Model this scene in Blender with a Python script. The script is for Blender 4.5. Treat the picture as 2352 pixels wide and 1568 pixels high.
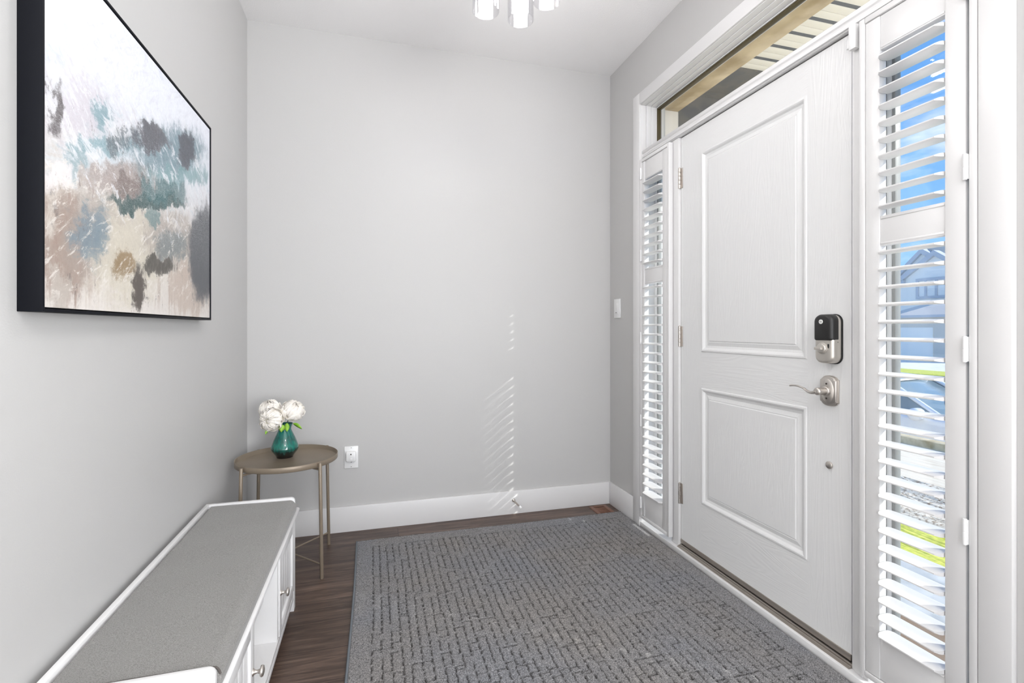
import bpy, bmesh, math, random
import numpy as np
from mathutils import Vector, Matrix

# ------------------------------------------------------------------ clear
for o in list(bpy.data.objects):
    bpy.data.objects.remove(o)
S = bpy.context.scene
COL = S.collection
PI = math.pi
R = math.radians

# ------------------------------------------------------------------ room constants (metres)
W = 2.1023      # inner face of the wall with the front door
B = 2.8404      # inner face of the far wall
H = 2.74        # ceiling
YR = -3.6       # rear end of the hall behind the camera

# ------------------------------------------------------------------ camera
cam_d = bpy.data.cameras.new('camera')
cam = bpy.data.objects.new('camera', cam_d)
COL.objects.link(cam)
cam.location = (0.6376, 0.0, 1.119)
cam.rotation_euler = (R(90), 0, R(-15.882))
cam_d.sensor_width = 36
cam_d.lens = 17.124
cam_d.shift_y = -29.6 / 2352
cam_d.clip_start = 0.02
cam_d.clip_end = 500
S.camera = cam

# ------------------------------------------------------------------ view
S.view_settings.view_transform = 'Standard'
S.view_settings.look = 'None'
S.view_settings.exposure = 0.08
S.view_settings.gamma = 1
S.view_settings.use_curve_mapping = False

def lin(r, g, b):
    f = lambda c: (c/255/12.92) if c/255 <= 0.04045 else ((c/255+0.055)/1.055)**2.4
    return (f(r), f(g), f(b), 1)

# ------------------------------------------------------------------ world: blue sky with clouds
wd = bpy.data.worlds.new('sky'); S.world = wd; wd.use_nodes = True
nt = wd.node_tree; nt.nodes.clear()
N = nt.nodes.new; L = nt.links.new
out = N('ShaderNodeOutputWorld'); bg = N('ShaderNodeBackground'); L(bg.outputs[0], out.inputs[0])
tc = N('ShaderNodeTexCoord'); sep = N('ShaderNodeSeparateXYZ'); L(tc.outputs['Generated'], sep.inputs[0])
rp = N('ShaderNodeValToRGB'); L(sep.outputs[2], rp.inputs[0])
rp.color_ramp.elements[0].position = 0.0; rp.color_ramp.elements[0].color = lin(150, 196, 246)
rp.color_ramp.elements[1].position = 0.75; rp.color_ramp.elements[1].color = lin(64, 128, 206)
e = rp.color_ramp.elements.new(0.25); e.color = lin(116, 174, 238)
mp = N('ShaderNodeMapping'); mp.inputs['Scale'].default_value = (2.2, 2.2, 7.0); L(tc.outputs['Generated'], mp.inputs[0])
nz = N('ShaderNodeTexNoise'); nz.inputs['Scale'].default_value = 2.4; nz.inputs['Detail'].default_value = 7; L(mp.outputs[0], nz.inputs['Vector'])
cr = N('ShaderNodeValToRGB'); L(nz.outputs[0], cr.inputs[0]); cr.color_ramp.elements[0].position = 0.52; cr.color_ramp.elements[1].position = 0.74
mx = N('ShaderNodeMix'); mx.data_type = 'RGBA'; L(cr.outputs[0], mx.inputs[0]); L(rp.outputs[0], mx.inputs[6]); mx.inputs[7].default_value = lin(246, 249, 253)
L(mx.outputs[2], bg.inputs[0]); bg.inputs[1].default_value = 1.3

# ------------------------------------------------------------------ sun and the fill lights added behind the camera
def light(name, kind, loc, energy, color=(1, 1, 1), aim=None, **kw):
    d = bpy.data.lights.new(name, kind); d.energy = energy; d.color = color
    for k, v in kw.items(): setattr(d, k, v)
    o = bpy.data.objects.new(name, d); COL.objects.link(o); o.location = loc
    if aim is not None:
        o.rotation_euler = (Vector(aim)).to_track_quat('-Z', 'Y').to_euler()
    return o
SUN_DIR = Vector((-0.64, 0.44, -0.49))
light('sunlight', 'SUN', (12, -6, 9), 5.4, (1.0, 0.96, 0.9), SUN_DIR, angle=R(0.53))
# fill light added at the rear end of the hall
light('rear_fill', 'AREA', (1.05, YR + 0.06, 1.35), 24, (1.0, 0.99, 0.98), (0, 1, 0.3), shape='RECTANGLE', size=1.7, size_y=2.1)
# fill light added in the front door's wall to brighten the left wall
light('side_fill', 'AREA', (W - 0.02, -1.75, 1.4), 185, (1.0, 0.995, 0.99), (-1, 0.3, 0.6), shape='RECTANGLE', size=2.1, size_y=1.9)
# small fill lights added under the hall ceiling behind the camera
for yy in (-0.7, -2.1):
    light('hall_fill', 'AREA', (1.15, yy, H - 0.012), 11, (1.0, 0.97, 0.94), (0, 0, -1), shape='DISK', size=0.16)

# ================================================================== materials
def new_mat(name):
    m = bpy.data.materials.new(name); m.use_nodes = True
    return m, m.node_tree, m.node_tree.nodes['Principled BSDF']

def mat(name, col, rough=0.5, metal=0.0, bump=None, spec=0.5, vary=None, coat=0, trans=0, sheen=0):
    """bump=(scale, strength, detail, (sx,sy,sz)); vary=(scale, col2, lo, hi, (sx,sy,sz))"""
    m, t, p = new_mat(name)
    p.inputs['Base Color'].default_value = col
    p.inputs['Roughness'].default_value = rough
    p.inputs['Metallic'].default_value = metal
    p.inputs['Specular IOR Level'].default_value = spec
    p.inputs['Coat Weight'].default_value = coat
    p.inputs['Sheen Weight'].default_value = sheen
    p.inputs['Transmission Weight'].default_value = trans
    tcn = None
    def coords(sc):
        nonlocal tcn
        if tcn is None: tcn = t.nodes.new('ShaderNodeTexCoord')
        mpn = t.nodes.new('ShaderNodeMapping'); mpn.inputs['Scale'].default_value = sc
        t.links.new(tcn.outputs['Object'], mpn.inputs[0]); return mpn.outputs[0]
    if vary:
        n = t.nodes.new('ShaderNodeTexNoise'); n.inputs['Scale'].default_value = vary[0]; n.inputs['Detail'].default_value = 5
        t.links.new(coords(vary[4] if len(vary) > 4 else (1, 1, 1)), n.inputs['Vector'])
        r = t.nodes.new('ShaderNodeValToRGB'); r.color_ramp.elements[0].position = vary[2]; r.color_ramp.elements[1].position = vary[3]
        r.color_ramp.elements[0].color = col; r.color_ramp.elements[1].color = vary[1]
        t.links.new(n.outputs[0], r.inputs[0]); t.links.new(r.outputs[0], p.inputs['Base Color'])
    if bump:
        n = t.nodes.new('ShaderNodeTexNoise'); n.inputs['Scale'].default_value = bump[0]
        n.inputs['Detail'].default_value = bump[2] if len(bump) > 2 else 3
        t.links.new(coords(bump[3] if len(bump) > 3 else (1, 1, 1)), n.inputs['Vector'])
        b = t.nodes.new('ShaderNodeBump'); b.inputs['Strength'].default_value = bump[1]; b.inputs['Distance'].default_value = 0.002
        t.links.new(n.outputs[0], b.inputs['Height']); t.links.new(b.outputs[0], p.inputs['Normal'])
    return m

M = {}
M['wall'] = mat('grey_wall_paint', lin(196, 195, 194), 0.42, bump=(260, 0.10, 2), spec=0.35)
M['ceiling'] = mat('stippled_ceiling', lin(244, 243, 243), 0.9, bump=(170, 0.55, 4))
M['trim'] = mat('white_trim_paint', lin(226, 225, 225), 0.35, bump=(60, 0.03, 2))
M['shutter'] = mat('white_shutter_vinyl', lin(226, 225, 225), 0.34)
M['plastic'] = mat('white_plastic', lin(238, 238, 238), 0.3)
M['nickel'] = mat('satin_nickel', lin(206, 200, 194), 0.38, 1.0, bump=(300, 0.04, 2, (1, 1, 8)))
M['nickel_dark'] = mat('dark_nickel', lin(90, 84, 80), 0.4, 1.0)
M['silver'] = mat('brushed_silver', lin(212, 207, 200), 0.4, 0.85, bump=(300, 0.03, 2, (1, 1, 6)))
M['black'] = mat('black_plastic', lin(34, 33, 33), 0.42)
M['rubber'] = mat('black_rubber', lin(20, 20, 20), 0.7)
M['sealgrey'] = mat('grey_glazing_seal', lin(150, 150, 148), 0.45)
M['olive'] = mat('dark_glazing_spacer', lin(84, 74, 48), 0.5, 0.3)
M['threshold'] = mat('aluminium_threshold', lin(168, 160, 152), 0.4, 0.8)
M['taupe'] = mat('taupe_powder_coat', lin(140, 127, 111), 0.4, 0.25, bump=(500, 0.03, 2))
M['bench'] = mat('white_bench_lacquer', lin(228, 227, 227), 0.38)
M['frame_black'] = mat('black_frame_lacquer', lin(7, 9, 17), 0.6, spec=0.2)
M['leaf'] = mat('fresh_green_leaf', lin(122, 176, 40), 0.5, vary=(30, lin(160, 205, 80), 0.4, 0.65))
M['stem'] = mat('green_stem', lin(70, 100, 50), 0.6)
M['register'] = mat('brown_metal_register', lin(128, 92, 76), 0.45, 0.2)
M['dark'] = mat('dark_cavity', lin(20, 16, 14), 0.8)
M['white_disc'] = mat('white_disc', lin(225, 225, 222), 0.4)
M['grey_mark'] = mat('grey_mark', lin(120, 118, 116), 0.5)

# petals
def petal_mat():
    m, t, p = new_mat('cream_silk_petal')
    p.inputs['Roughness'].default_value = 0.6
    p.inputs['Subsurface Weight'].default_value = 0.15
    p.inputs['Subsurface Radius'].default_value = (0.01, 0.01, 0.008)
    g = t.nodes.new('ShaderNodeAttribute'); g.attribute_name = 'tint'
    r = t.nodes.new('ShaderNodeValToRGB')
    r.color_ramp.elements[0].color = lin(238, 230, 160); r.color_ramp.elements[0].position = 0.0
    r.color_ramp.elements[1].color = lin(252, 246, 238); r.color_ramp.elements[1].position = 0.75
    t.links.new(g.outputs['Fac'], r.inputs[0]); t.links.new(r.outputs[0], p.inputs['Base Color'])
    return m
M['petal'] = petal_mat()

# vase glaze: black foot running up into teal streaks
def vase_mat():
    m, t, p = new_mat('teal_drip_glaze')
    p.inputs['Roughness'].default_value = 0.08; p.inputs['Coat Weight'].default_value = 0.6
    tcn = t.nodes.new('ShaderNodeTexCoord'); sx = t.nodes.new('ShaderNodeSeparateXYZ'); t.links.new(tcn.outputs['Object'], sx.inputs[0])
    mpn = t.nodes.new('ShaderNodeMapping'); mpn.inputs['Scale'].default_value = (1, 1, 0.12); t.links.new(tcn.outputs['Object'], mpn.inputs[0])
    n = t.nodes.new('ShaderNodeTexNoise'); n.inputs['Scale'].default_value = 75; n.inputs['Detail'].default_value = 4; t.links.new(mpn.outputs[0], n.inputs['Vector'])
    ma = t.nodes.new('ShaderNodeMath'); ma.operation = 'MULTIPLY_ADD'; t.links.new(n.outputs[0], ma.inputs[0]); ma.inputs[1].default_value = 0.085; t.links.new(sx.outputs[2], ma.inputs[2])
    r = t.nodes.new('ShaderNodeValToRGB'); t.links.new(ma.outputs[0], r.inputs[0])
    els = r.color_ramp.elements
    els[0].position = 0.0; els[0].color = lin(8, 5, 6)
    els[1].position = 0.26; els[1].color = lin(28, 96, 92)
    for pos, c in ((0.064, lin(10, 6, 8)), (0.080, lin(24, 66, 62)), (0.105, lin(12, 118, 104)), (0.135, lin(6, 84, 78)), (0.165, lin(18, 112, 102))):
        el = els.new(pos); el.color = c
    t.links.new(r.outputs[0], p.inputs['Base Color'])
    return m
M['vase'] = vase_mat()

# fabric of the cushion
def fabric_mat():
    m, t, p = new_mat('grey_woven_fabric')
    p.inputs['Roughness'].default_value = 0.9; p.inputs['Sheen Weight'].default_value = 0.25
    tcn = t.nodes.new('ShaderNodeTexCoord')
    n = t.nodes.new('ShaderNodeTexNoise'); n.inputs['Scale'].default_value = 620; n.inputs['Detail'].default_value = 3; t.links.new(tcn.outputs['Object'], n.inputs['Vector'])
    mp2 = t.nodes.new('ShaderNodeMapping'); mp2.inputs['Scale'].default_value = (0.35, 1, 1); mp2.inputs['Rotation'].default_value = (0, 0, R(35)); t.links.new(tcn.outputs['Object'], mp2.inputs[0])
    n2 = t.nodes.new('ShaderNodeTexNoise'); n2.inputs['Scale'].default_value = 1100; n2.inputs['Detail'].default_value = 2; t.links.new(mp2.outputs[0], n2.inputs['Vector'])
    ad = t.nodes.new('ShaderNodeMath'); ad.operation = 'ADD'; t.links.new(n.outputs[0], ad.inputs[0]); t.links.new(n2.outputs[0], ad.inputs[1])
    hf = t.nodes.new('ShaderNodeMath'); hf.operation = 'MULTIPLY'; hf.inputs[1].default_value = 0.5; t.links.new(ad.outputs[0], hf.inputs[0])
    r = t.nodes.new('ShaderNodeValToRGB'); t.links.new(hf.outputs[0], r.inputs[0])
    r.color_ramp.elements[0].position = 0.38; r.color_ramp.elements[0].color = lin(104, 102, 100)
    r.color_ramp.elements[1].position = 0.62; r.color_ramp.elements[1].color = lin(150, 148, 145)
    t.links.new(r.outputs[0], p.inputs['Base Color'])
    b = t.nodes.new('ShaderNodeBump'); b.inputs['Strength'].default_value = 0.25; b.inputs['Distance'].default_value = 0.001
    t.links.new(hf.outputs[0], b.inputs['Height']); t.links.new(b.outputs[0], p.inputs['Normal'])
    return m
M['fabric'] = fabric_mat()

# plank floor, planks run along X
def floor_mat():
    m, t, p = new_mat('dark_oak_planks')
    p.inputs['Roughness'].default_value = 0.42
    tcn = t.nodes.new('ShaderNodeTexCoord')
    br = t.nodes.new('ShaderNodeTexBrick'); t.links.new(tcn.outputs['Object'], br.inputs['Vector'])
    br.inputs['Scale'].default_value = 1.0; br.inputs['Brick Width'].default_value = 1.22; br.inputs['Row Height'].default_value = 0.165
    br.inputs['Mortar Size'].default_value = 0.0011; br.inputs['Mortar Smooth'].default_value = 0.1; br.offset = 0.37
    br.inputs['Color1'].default_value = (0, 0, 0, 1); br.inputs['Color2'].default_value = (1, 1, 1, 1); br.inputs['Mortar'].default_value = (0.5, 0.5, 0.5, 1)
    mpn = t.nodes.new('ShaderNodeMapping'); mpn.inputs['Scale'].default_value = (1.3, 16, 1); t.links.new(tcn.outputs['Object'], mpn.inputs[0])
    # shift the grain from plank to plank
    va = t.nodes.new('ShaderNodeVectorMath'); va.operation = 'ADD'; t.links.new(mpn.outputs[0], va.inputs[0])
    vs = t.nodes.new('ShaderNodeVectorMath'); vs.operation = 'SCALE'; vs.inputs['Scale'].default_value = 9; t.links.new(br.outputs['Color'], vs.inputs[0]); t.links.new(vs.outputs[0], va.inputs[1])
    n = t.nodes.new('ShaderNodeTexNoise'); n.inputs['Scale'].default_value = 2.6; n.inputs['Detail'].default_value = 9; n.inputs['Roughness'].default_value = 0.65; n.inputs['Distortion'].default_value = 1.2
    t.links.new(va.outputs[0], n.inputs['Vector'])
    r = t.nodes.new('ShaderNodeValToRGB'); t.links.new(n.outputs[0], r.inputs[0])
    els = r.color_ramp.elements
    els[0].position = 0.28; els[0].color = lin(54, 42, 36); els[1].position = 0.72; els[1].color = lin(134, 114, 102)
    el = els.new(0.45); el.color = lin(84, 67, 58); el = els.new(0.58); el.color = lin(106, 86, 75)
    mxx = t.nodes.new('ShaderNodeMix'); mxx.data_type = 'RGBA'; mxx.blend_type = 'MULTIPLY'; mxx.inputs[0].default_value = 0.3
    t.links.new(r.outputs[0], mxx.inputs[6]); t.links.new(br.outputs['Color'], mxx.inputs[7])
    mo = t.nodes.new('ShaderNodeMix'); mo.data_type = 'RGBA'; t.links.new(br.outputs['Fac'], mo.inputs[0]); t.links.new(mxx.outputs[2], mo.inputs[6]); mo.inputs[7].default_value = lin(30, 22, 19)
    t.links.new(mo.outputs[2], p.inputs['Base Color'])
    b = t.nodes.new('ShaderNodeBump'); b.inputs['Strength'].default_value = 0.25; b.inputs['Distance'].default_value = 0.001
    t.links.new(n.outputs[0], b.inputs['Height']); t.links.new(b.outputs[0], p.inputs['Normal'])
    return m
M['floor'] = floor_mat()

# door skin: white paint over embossed wood grain
def door_mat():
    m, t, p = new_mat('white_embossed_door_skin')
    p.inputs['Base Color'].default_value = lin(230, 230, 230); p.inputs['Roughness'].default_value = 0.38
    tcn = t.nodes.new('ShaderNodeTexCoord'); sx = t.nodes.new('ShaderNodeSeparateXYZ'); t.links.new(tcn.outputs['Object'], sx.inputs[0])
    def wave(sc):
        mpn = t.nodes.new('ShaderNodeMapping'); mpn.inputs['Scale'].default_value = sc; t.links.new(tcn.outputs['Object'], mpn.inputs[0])
        n = t.nodes.new('ShaderNodeTexNoise'); n.inputs['Scale'].default_value = 3; n.inputs['Detail'].default_value = 3; n.inputs['Distortion'].default_value = 0.8
        t.links.new(mpn.outputs[0], n.inputs['Vector'])
        ml = t.nodes.new('ShaderNodeMath'); ml.operation = 'MULTIPLY'; ml.inputs[1].default_value = 150; t.links.new(n.outputs[0], ml.inputs[0])
        sn = t.nodes.new('ShaderNodeMath'); sn.operation = 'SINE'; t.links.new(ml.outputs[0], sn.inputs[0]); return sn.outputs[0]
    vert = wave((1, 3.2, 0.28)); hor = wave((1, 0.28, 3.2))
    # rails (between the stiles) carry horizontal grain; stiles and fields vertical
    def win(v, a, b_):
        g = t.nodes.new('ShaderNodeMath'); g.operation = 'GREATER_THAN'; t.links.new(v, g.inputs[0]); g.inputs[1].default_value = a
        l_ = t.nodes.new('ShaderNodeMath'); l_.operation = 'LESS_THAN'; t.links.new(v, l_.inputs[0]); l_.inputs[1].default_value = b_
        k = t.nodes.new('ShaderNodeMath'); k.operation = 'MULTIPLY'; t.links.new(g.outputs[0], k.inputs[0]); t.links.new(l_.outputs[0], k.inputs[1]); return k.outputs[0]
    inner = win(sx.outputs[1], 1.378, 1.964)
    p1 = win(sx.outputs[2], 0.295, 0.84); p2 = win(sx.outputs[2], 1.01, 1.95)
    ad = t.nodes.new('ShaderNodeMath'); ad.operation = 'ADD'; t.links.new(p1, ad.inputs[0]); t.links.new(p2, ad.inputs[1])
    inv = t.nodes.new('ShaderNodeMath'); inv.operation = 'SUBTRACT'; inv.inputs[0].default_value = 1; t.links.new(ad.outputs[0], inv.inputs[1])
    rail = t.nodes.new('ShaderNodeMath'); rail.operation = 'MULTIPLY'; t.links.new(inner, rail.inputs[0]); t.links.new(inv.outputs[0], rail.inputs[1])
    mxn = t.nodes.new('ShaderNodeMix'); t.links.new(rail.outputs[0], mxn.inputs[0]); t.links.new(vert, mxn.inputs[2]); t.links.new(hor, mxn.inputs[3])
    b = t.nodes.new('ShaderNodeBump'); b.inputs['Strength'].default_value = 0.16; b.inputs['Distance'].default_value = 0.0008
    t.links.new(mxn.outputs[0], b.inputs['Height']); t.links.new(b.outputs[0], p.inputs['Normal'])
    return m
M['door'] = door_mat()

# thin window glass, the same for every ray
def glass_mat(name, tint, refl=0.06):
    m = bpy.data.materials.new(name); m.use_nodes = True; t = m.node_tree; t.nodes.clear()
    o = t.nodes.new('ShaderNodeOutputMaterial'); mixn = t.nodes.new('ShaderNodeMixShader')
    tr = t.nodes.new('ShaderNodeBsdfTransparent'); tr.inputs[0].default_value = tint
    gl = t.nodes.new('ShaderNodeBsdfGlossy'); gl.inputs['Roughness'].default_value = 0.02
    lw = t.nodes.new('ShaderNodeLayerWeight'); lw.inputs['Blend'].default_value = 0.12
    ml = t.nodes.new('ShaderNodeMath'); ml.operation = 'MULTIPLY_ADD'; ml.inputs[1].default_value = 0.6; ml.inputs[2].default_value = refl
    t.links.new(lw.outputs['Facing'], ml.inputs[0]); t.links.new(ml.outputs[0], mixn.inputs[0])
    t.links.new(tr.outputs[0], mixn.inputs[1]); t.links.new(gl.outputs[0], mixn.inputs[2]); t.links.new(mixn.outputs[0], o.inputs[0])
    return m
M['glass'] = glass_mat('window_glass', (0.96, 0.98, 0.98, 1), 0.03)
M['glass_tint'] = glass_mat('low_e_transom_glass', (0.98, 0.96, 0.92, 1), 0.03)
M['shade_glass'] = glass_mat('clear_shade_glass', (0.95, 0.95, 0.96, 1), 0.05)

def emit_mat(name, col, s):
    m = bpy.data.materials.new(name); m.use_nodes = True; t = m.node_tree; t.nodes.clear()
    o = t.nodes.new('ShaderNodeOutputMaterial'); e_ = t.nodes.new('ShaderNodeEmission'); e_.inputs[0].default_value = col; e_.inputs[1].default_value = s
    t.links.new(e_.outputs[0], o.inputs[0]); return m
M['lamp'] = emit_mat('lit_frosted_tube', (1.0, 0.975, 0.95, 1), 40.0)
M['downlight'] = emit_mat('lit_fill_lens', (1.0, 0.97, 0.93, 1), 6.0)  # lens glow for the added hall fill lights

# ================================================================== mesh helpers
def link(name, me, m, parent=None, smooth=False):
    o = bpy.data.objects.new(name, me); COL.objects.link(o)
    if m is not None:
        for mm in (m if isinstance(m, (list, tuple)) else [m]): me.materials.append(mm)
    if smooth:
        for p in me.polygons: p.use_smooth = True
    if parent is not None: o.parent = parent
    return o

def bm_obj(name, bm, m, parent=None, bevel=0, seg=2, smooth=False, angle=35, origin=None):
    bmesh.ops.recalc_face_normals(bm, faces=bm.faces)
    if bevel:
        es = [e_ for e_ in bm.edges if len(e_.link_faces) == 2 and e_.calc_face_angle(0) > R(angle)]
        bmesh.ops.bevel(bm, geom=es, offset=bevel, segments=seg, affect='EDGES', clamp_overlap=True, profile=0.5)
    me = bpy.data.meshes.new(name)
    if origin is not None:
        bmesh.ops.translate(bm, verts=bm.verts, vec=-Vector(origin))
    bm.to_mesh(me); bm.free()
    o = link(name, me, m, parent, smooth or bevel > 0)
    if smooth or bevel > 0:
        try: me.set_sharp_from_angle(angle=R(62 if smooth and not bevel else 40))
        except Exception: pass
    if origin is not None: o.location = origin
    return o

def box(bm, x0, x1, y0, y1, z0, z1, mi=0):
    x0, x1 = sorted((x0, x1)); y0, y1 = sorted((y0, y1)); z0, z1 = sorted((z0, z1))
    v = [bm.verts.new(c) for c in ((x0, y0, z0), (x1, y0, z0), (x1, y1, z0), (x0, y1, z0), (x0, y0, z1), (x1, y0, z1), (x1, y1, z1), (x0, y1, z1))]
    for f in ((0, 3, 2, 1), (4, 5, 6, 7), (0, 1, 5, 4), (1, 2, 6, 5), (2, 3, 7, 6), (3, 0, 4, 7)):
        fc = bm.faces.new([v[i] for i in f]); fc.material_index = mi
    return v

def boxes(name, lst, m, parent=None, bevel=0, origin=None, seg=2):
    bm = bmesh.new()
    for b in lst: box(bm, *b)
    return bm_obj(name, bm, m, parent, bevel, seg, origin=origin)

def prism(bm, poly, axis, a, b):
    """poly: 2D points; extruded along axis from a to b. axis 'x': (y,z), 'y': (x,z), 'z': (x,y)"""
    def P(p, t):
        return {'x': (t, p[0], p[1]), 'y': (p[0], t, p[1]), 'z': (p[0], p[1], t)}[axis]
    va = [bm.verts.new(P(p, a)) for p in poly]; vb = [bm.verts.new(P(p, b)) for p in poly]
    n = len(poly); bm.faces.new(va); bm.faces.new(vb[::-1])
    for i in range(n): bm.faces.new((va[i], vb[i], vb[(i+1) % n], va[(i+1) % n]))

def lathe(bm, prof, n=32, c=(0, 0, 0), axis='z', closed=False):
    rings = []
    for r, z in prof:
        ring = []
        for i in range(n):
            a = 2*PI*i/n; q = (r*math.cos(a), r*math.sin(a), z)
            if axis == 'x': q = (q[2], q[0], q[1])
            if axis == 'y': q = (q[0], q[2], q[1])
            ring.append(bm.verts.new((q[0]+c[0], q[1]+c[1], q[2]+c[2])))
        rings.append(ring)
    for a, b in zip(rings[:-1], rings[1:]):
        for i in range(n): bm.faces.new((a[i], a[(i+1) % n], b[(i+1) % n], b[i]))
    if closed:
        a, b = rings[-1], rings[0]
        for i in range(n): bm.faces.new((a[i], a[(i+1) % n], b[(i+1) % n], b[i]))
    else:
        bm.faces.new(rings[0]); bm.faces.new(rings[-1][::-1])

def tube(bm, pts, r, n=12, caps=True, sx=1.0, sz=1.0):
    """tube through pts; r number or list"""
    pts = [Vector(p) for p in pts]; rs = r if isinstance(r, (list, tuple)) else [r]*len(pts)
    rings = []; up = Vector((0, 0, 1))
    for i, p in enumerate(pts):
        d = (pts[min(i+1, len(pts)-1)] - pts[max(i-1, 0)]).normalized()
        u = up if abs(d.dot(up)) < 0.95 else Vector((1, 0, 0))
        a = d.cross(u).normalized(); b = a.cross(d).normalized()
        rings.append([bm.verts.new(p + a*math.cos(2*PI*k/n)*rs[i]*sx + b*math.sin(2*PI*k/n)*rs[i]*sz) for k in range(n)])
    for a, b in zip(rings[:-1], rings[1:]):
        for i in range(n): bm.faces.new((a[i], a[(i+1) % n], b[(i+1) % n], b[i]))
    if caps: bm.faces.new(rings[0][::-1]); bm.faces.new(rings[-1])

def thing(name, label, cat, loc=(0, 0, 0), group=None, kind=None):
    o = bpy.data.objects.new(name, None); COL.objects.link(o); o.location = loc; o.empty_display_size = 0.05
    if label: o['label'] = label
    if cat: o['category'] = cat
    if group: o['group'] = group
    if kind: o['kind'] = kind
    return o

def tag(o, label, cat, group=None):
    o['label'] = label; o['category'] = cat
    if group: o['group'] = group
    return o

def struct(o, label=None):
    o['kind'] = 'structure'
    if label: o['label'] = label
    return o

def adopt(root):
    """children were built in world coordinates: keep them there under a moved root"""
    for c in root.children:
        c.matrix_parent_inverse = Matrix.Translation(root.location).inverted()

# ================================================================== room shell
T = 0.16
struct(boxes('floor', [(-T, W + 0.11, YR - T, B + T, -0.1, 0.0)], M['floor']), 'dark brown wood plank floor of the entry')
struct(boxes('ceiling', [(-T, W + T, YR - T, B + T, H, H + 0.12)], M['ceiling']), 'white stippled ceiling')
struct(boxes('wall_left', [(-T, 0, YR, B, 0, H)], M['wall']), 'light grey painted wall on the left')
struct(boxes('wall_back', [(-T, W + T, B, B + T, 0, H)], M['wall']), 'grey painted far wall')
OY0, OY1, OZ = 0.835, 2.470, 2.402      # door unit opening
struct(boxes('wall_right', [(W, W + T, YR, -2.85, 0, H), (W, W + T, -2.85, -0.65, 0, 0.4), (W, W + T, -2.85, -0.65, 2.4, H), (W, W + T, -0.65, OY0, 0, H), (W, W + T, OY1, B, 0, H), (W, W + T, OY0, OY1, OZ, H)], M['wall']), 'grey painted wall around the front door')
# rear end of the hall with an opening added for the rear fill light
struct(boxes('wall_rear', [(0, 0.15, YR - T, YR, 0, H), (1.95, W, YR - T, YR, 0, H), (0.15, 1.95, YR - T, YR, 2.45, H), (0.15, 1.95, YR - T, YR, 0, 0.25)], M['wall']), 'grey wall behind the viewpoint')
wf = struct(boxes('rear_fill_frame', [(0.15, 0.20, YR - 0.1, YR - 0.03, 0.25, 2.45), (1.90, 1.95, YR - 0.1, YR - 0.03, 0.25, 2.45), (0.20, 1.90, YR - 0.1, YR - 0.03, 2.40, 2.45), (0.20, 1.90, YR - 0.1, YR - 0.03, 0.25, 0.30)], M['trim']), 'white frame added around the rear fill light behind the viewpoint')
boxes('glass_pane', [(0.20, 1.90, YR - 0.07, YR - 0.065, 0.30, 2.40)], M['glass'], wf)

wf = struct(boxes('side_fill_frame', [(W + 0.03, W + 0.09, -2.85, -2.80, 0.4, 2.4), (W + 0.03, W + 0.09, -0.70, -0.65, 0.4, 2.4), (W + 0.03, W + 0.09, -2.80, -0.70, 2.35, 2.4), (W + 0.03, W + 0.09, -2.80, -0.70, 0.4, 0.45)], M['trim']), 'white frame added around the side fill light behind the viewpoint')  # window opening added to hold the side fill light
boxes('glass_pane', [(W + 0.055, W + 0.06, -2.80, -0.70, 0.45, 2.35)], M['glass'], wf)

# baseboards with a softened top edge
BH = 0.139
def baseboard(name, lst, label):
    return struct(boxes(name, lst, M['trim'], bevel=0.003), label)
baseboard('baseboard_back', [(0.0, W, B - 0.015, B, 0, BH)], 'white baseboard along the far wall')
baseboard('baseboard_left', [(0.0, 0.015, YR, B - 0.015, 0, BH)], 'white baseboard along the left wall')
baseboard('baseboard_right', [(W - 0.015, W, 2.5236, B - 0.015, 0, BH), (W - 0.015, W, YR, 0.781, 0, BH)], 'white baseboard on the front door wall')

# ---------------------------------------------------------------- door unit trim
CX0 = W - 0.018
struct(boxes('trim_1', [(CX0, W, 2.453, 2.5236, 0, 2.451)], M['trim'], bevel=0.0025), 'flat white casing left of the door unit')
struct(boxes('trim_2', [(CX0, W, 0.781, 0.849, 0, 2.451)], M['trim'], bevel=0.0025), 'flat white casing right of the door unit')
struct(boxes('trim_3', [(CX0, W, 0.849, 2.453, 2.386, 2.451)], M['trim'], bevel=0.0025), 'flat white head casing above the transom')
# jamb frame with stepped stops
JD = W + 0.13
def jamb(side):
    bm = bmesh.new()
    if side == 'L': yA, s = 2.4505, 1
    else: yA, s = 0.852, -1
    box(bm, W - 0.008, JD, yA, yA + s*0.016, 0.0, OZ - 0.002)
    box(bm, W + 0.022, JD, yA - s*0.008, yA, 2.127, 2.383)
    box(bm, W + 0.05, JD, yA - s*0.013, yA - s*0.008, 2.127, 2.386)
    return bm
struct(bm_obj('trim_4', jamb('L'), M['trim'], bevel=0.0015), 'white jamb on the left side of the door unit')
struct(bm_obj('trim_5', jamb('R'), M['trim'], bevel=0.0015), 'white jamb on the right side of the door unit')
struct(boxes('trim_6', [(W - 0.008, JD, 0.852, 2.4505, 2.383, OZ - 0.001), (W + 0.022, JD, 0.86, 2.4425, 2.378, 2.383), (W + 0.05, JD, 0.865, 2.44, 2.373, 2.378)], M['trim'], bevel=0.0015), 'white head jamb above the transom')
# transom bar with a small ogee under it
bm = bmesh.new()
prism(bm, [(W - 0.002, 2.082), (W + 0.006, 2.082), (W + 0.006, 2.078), (W + 0.12, 2.078), (W + 0.12, 2.15), (W + 0.04, 2.140), (W + 0.004, 2.127), (W - 0.002, 2.122), (W - 0.002, 2.108), (W + 0.003, 2.104), (W + 0.003, 2.098), (W - 0.002, 2.094)], 'y', 0.853, 2.452)
struct(bm_obj('trim_7', bm, M['trim'], bevel=0.001, seg=1, angle=20), 'white moulded bar between door and transom window')
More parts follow.
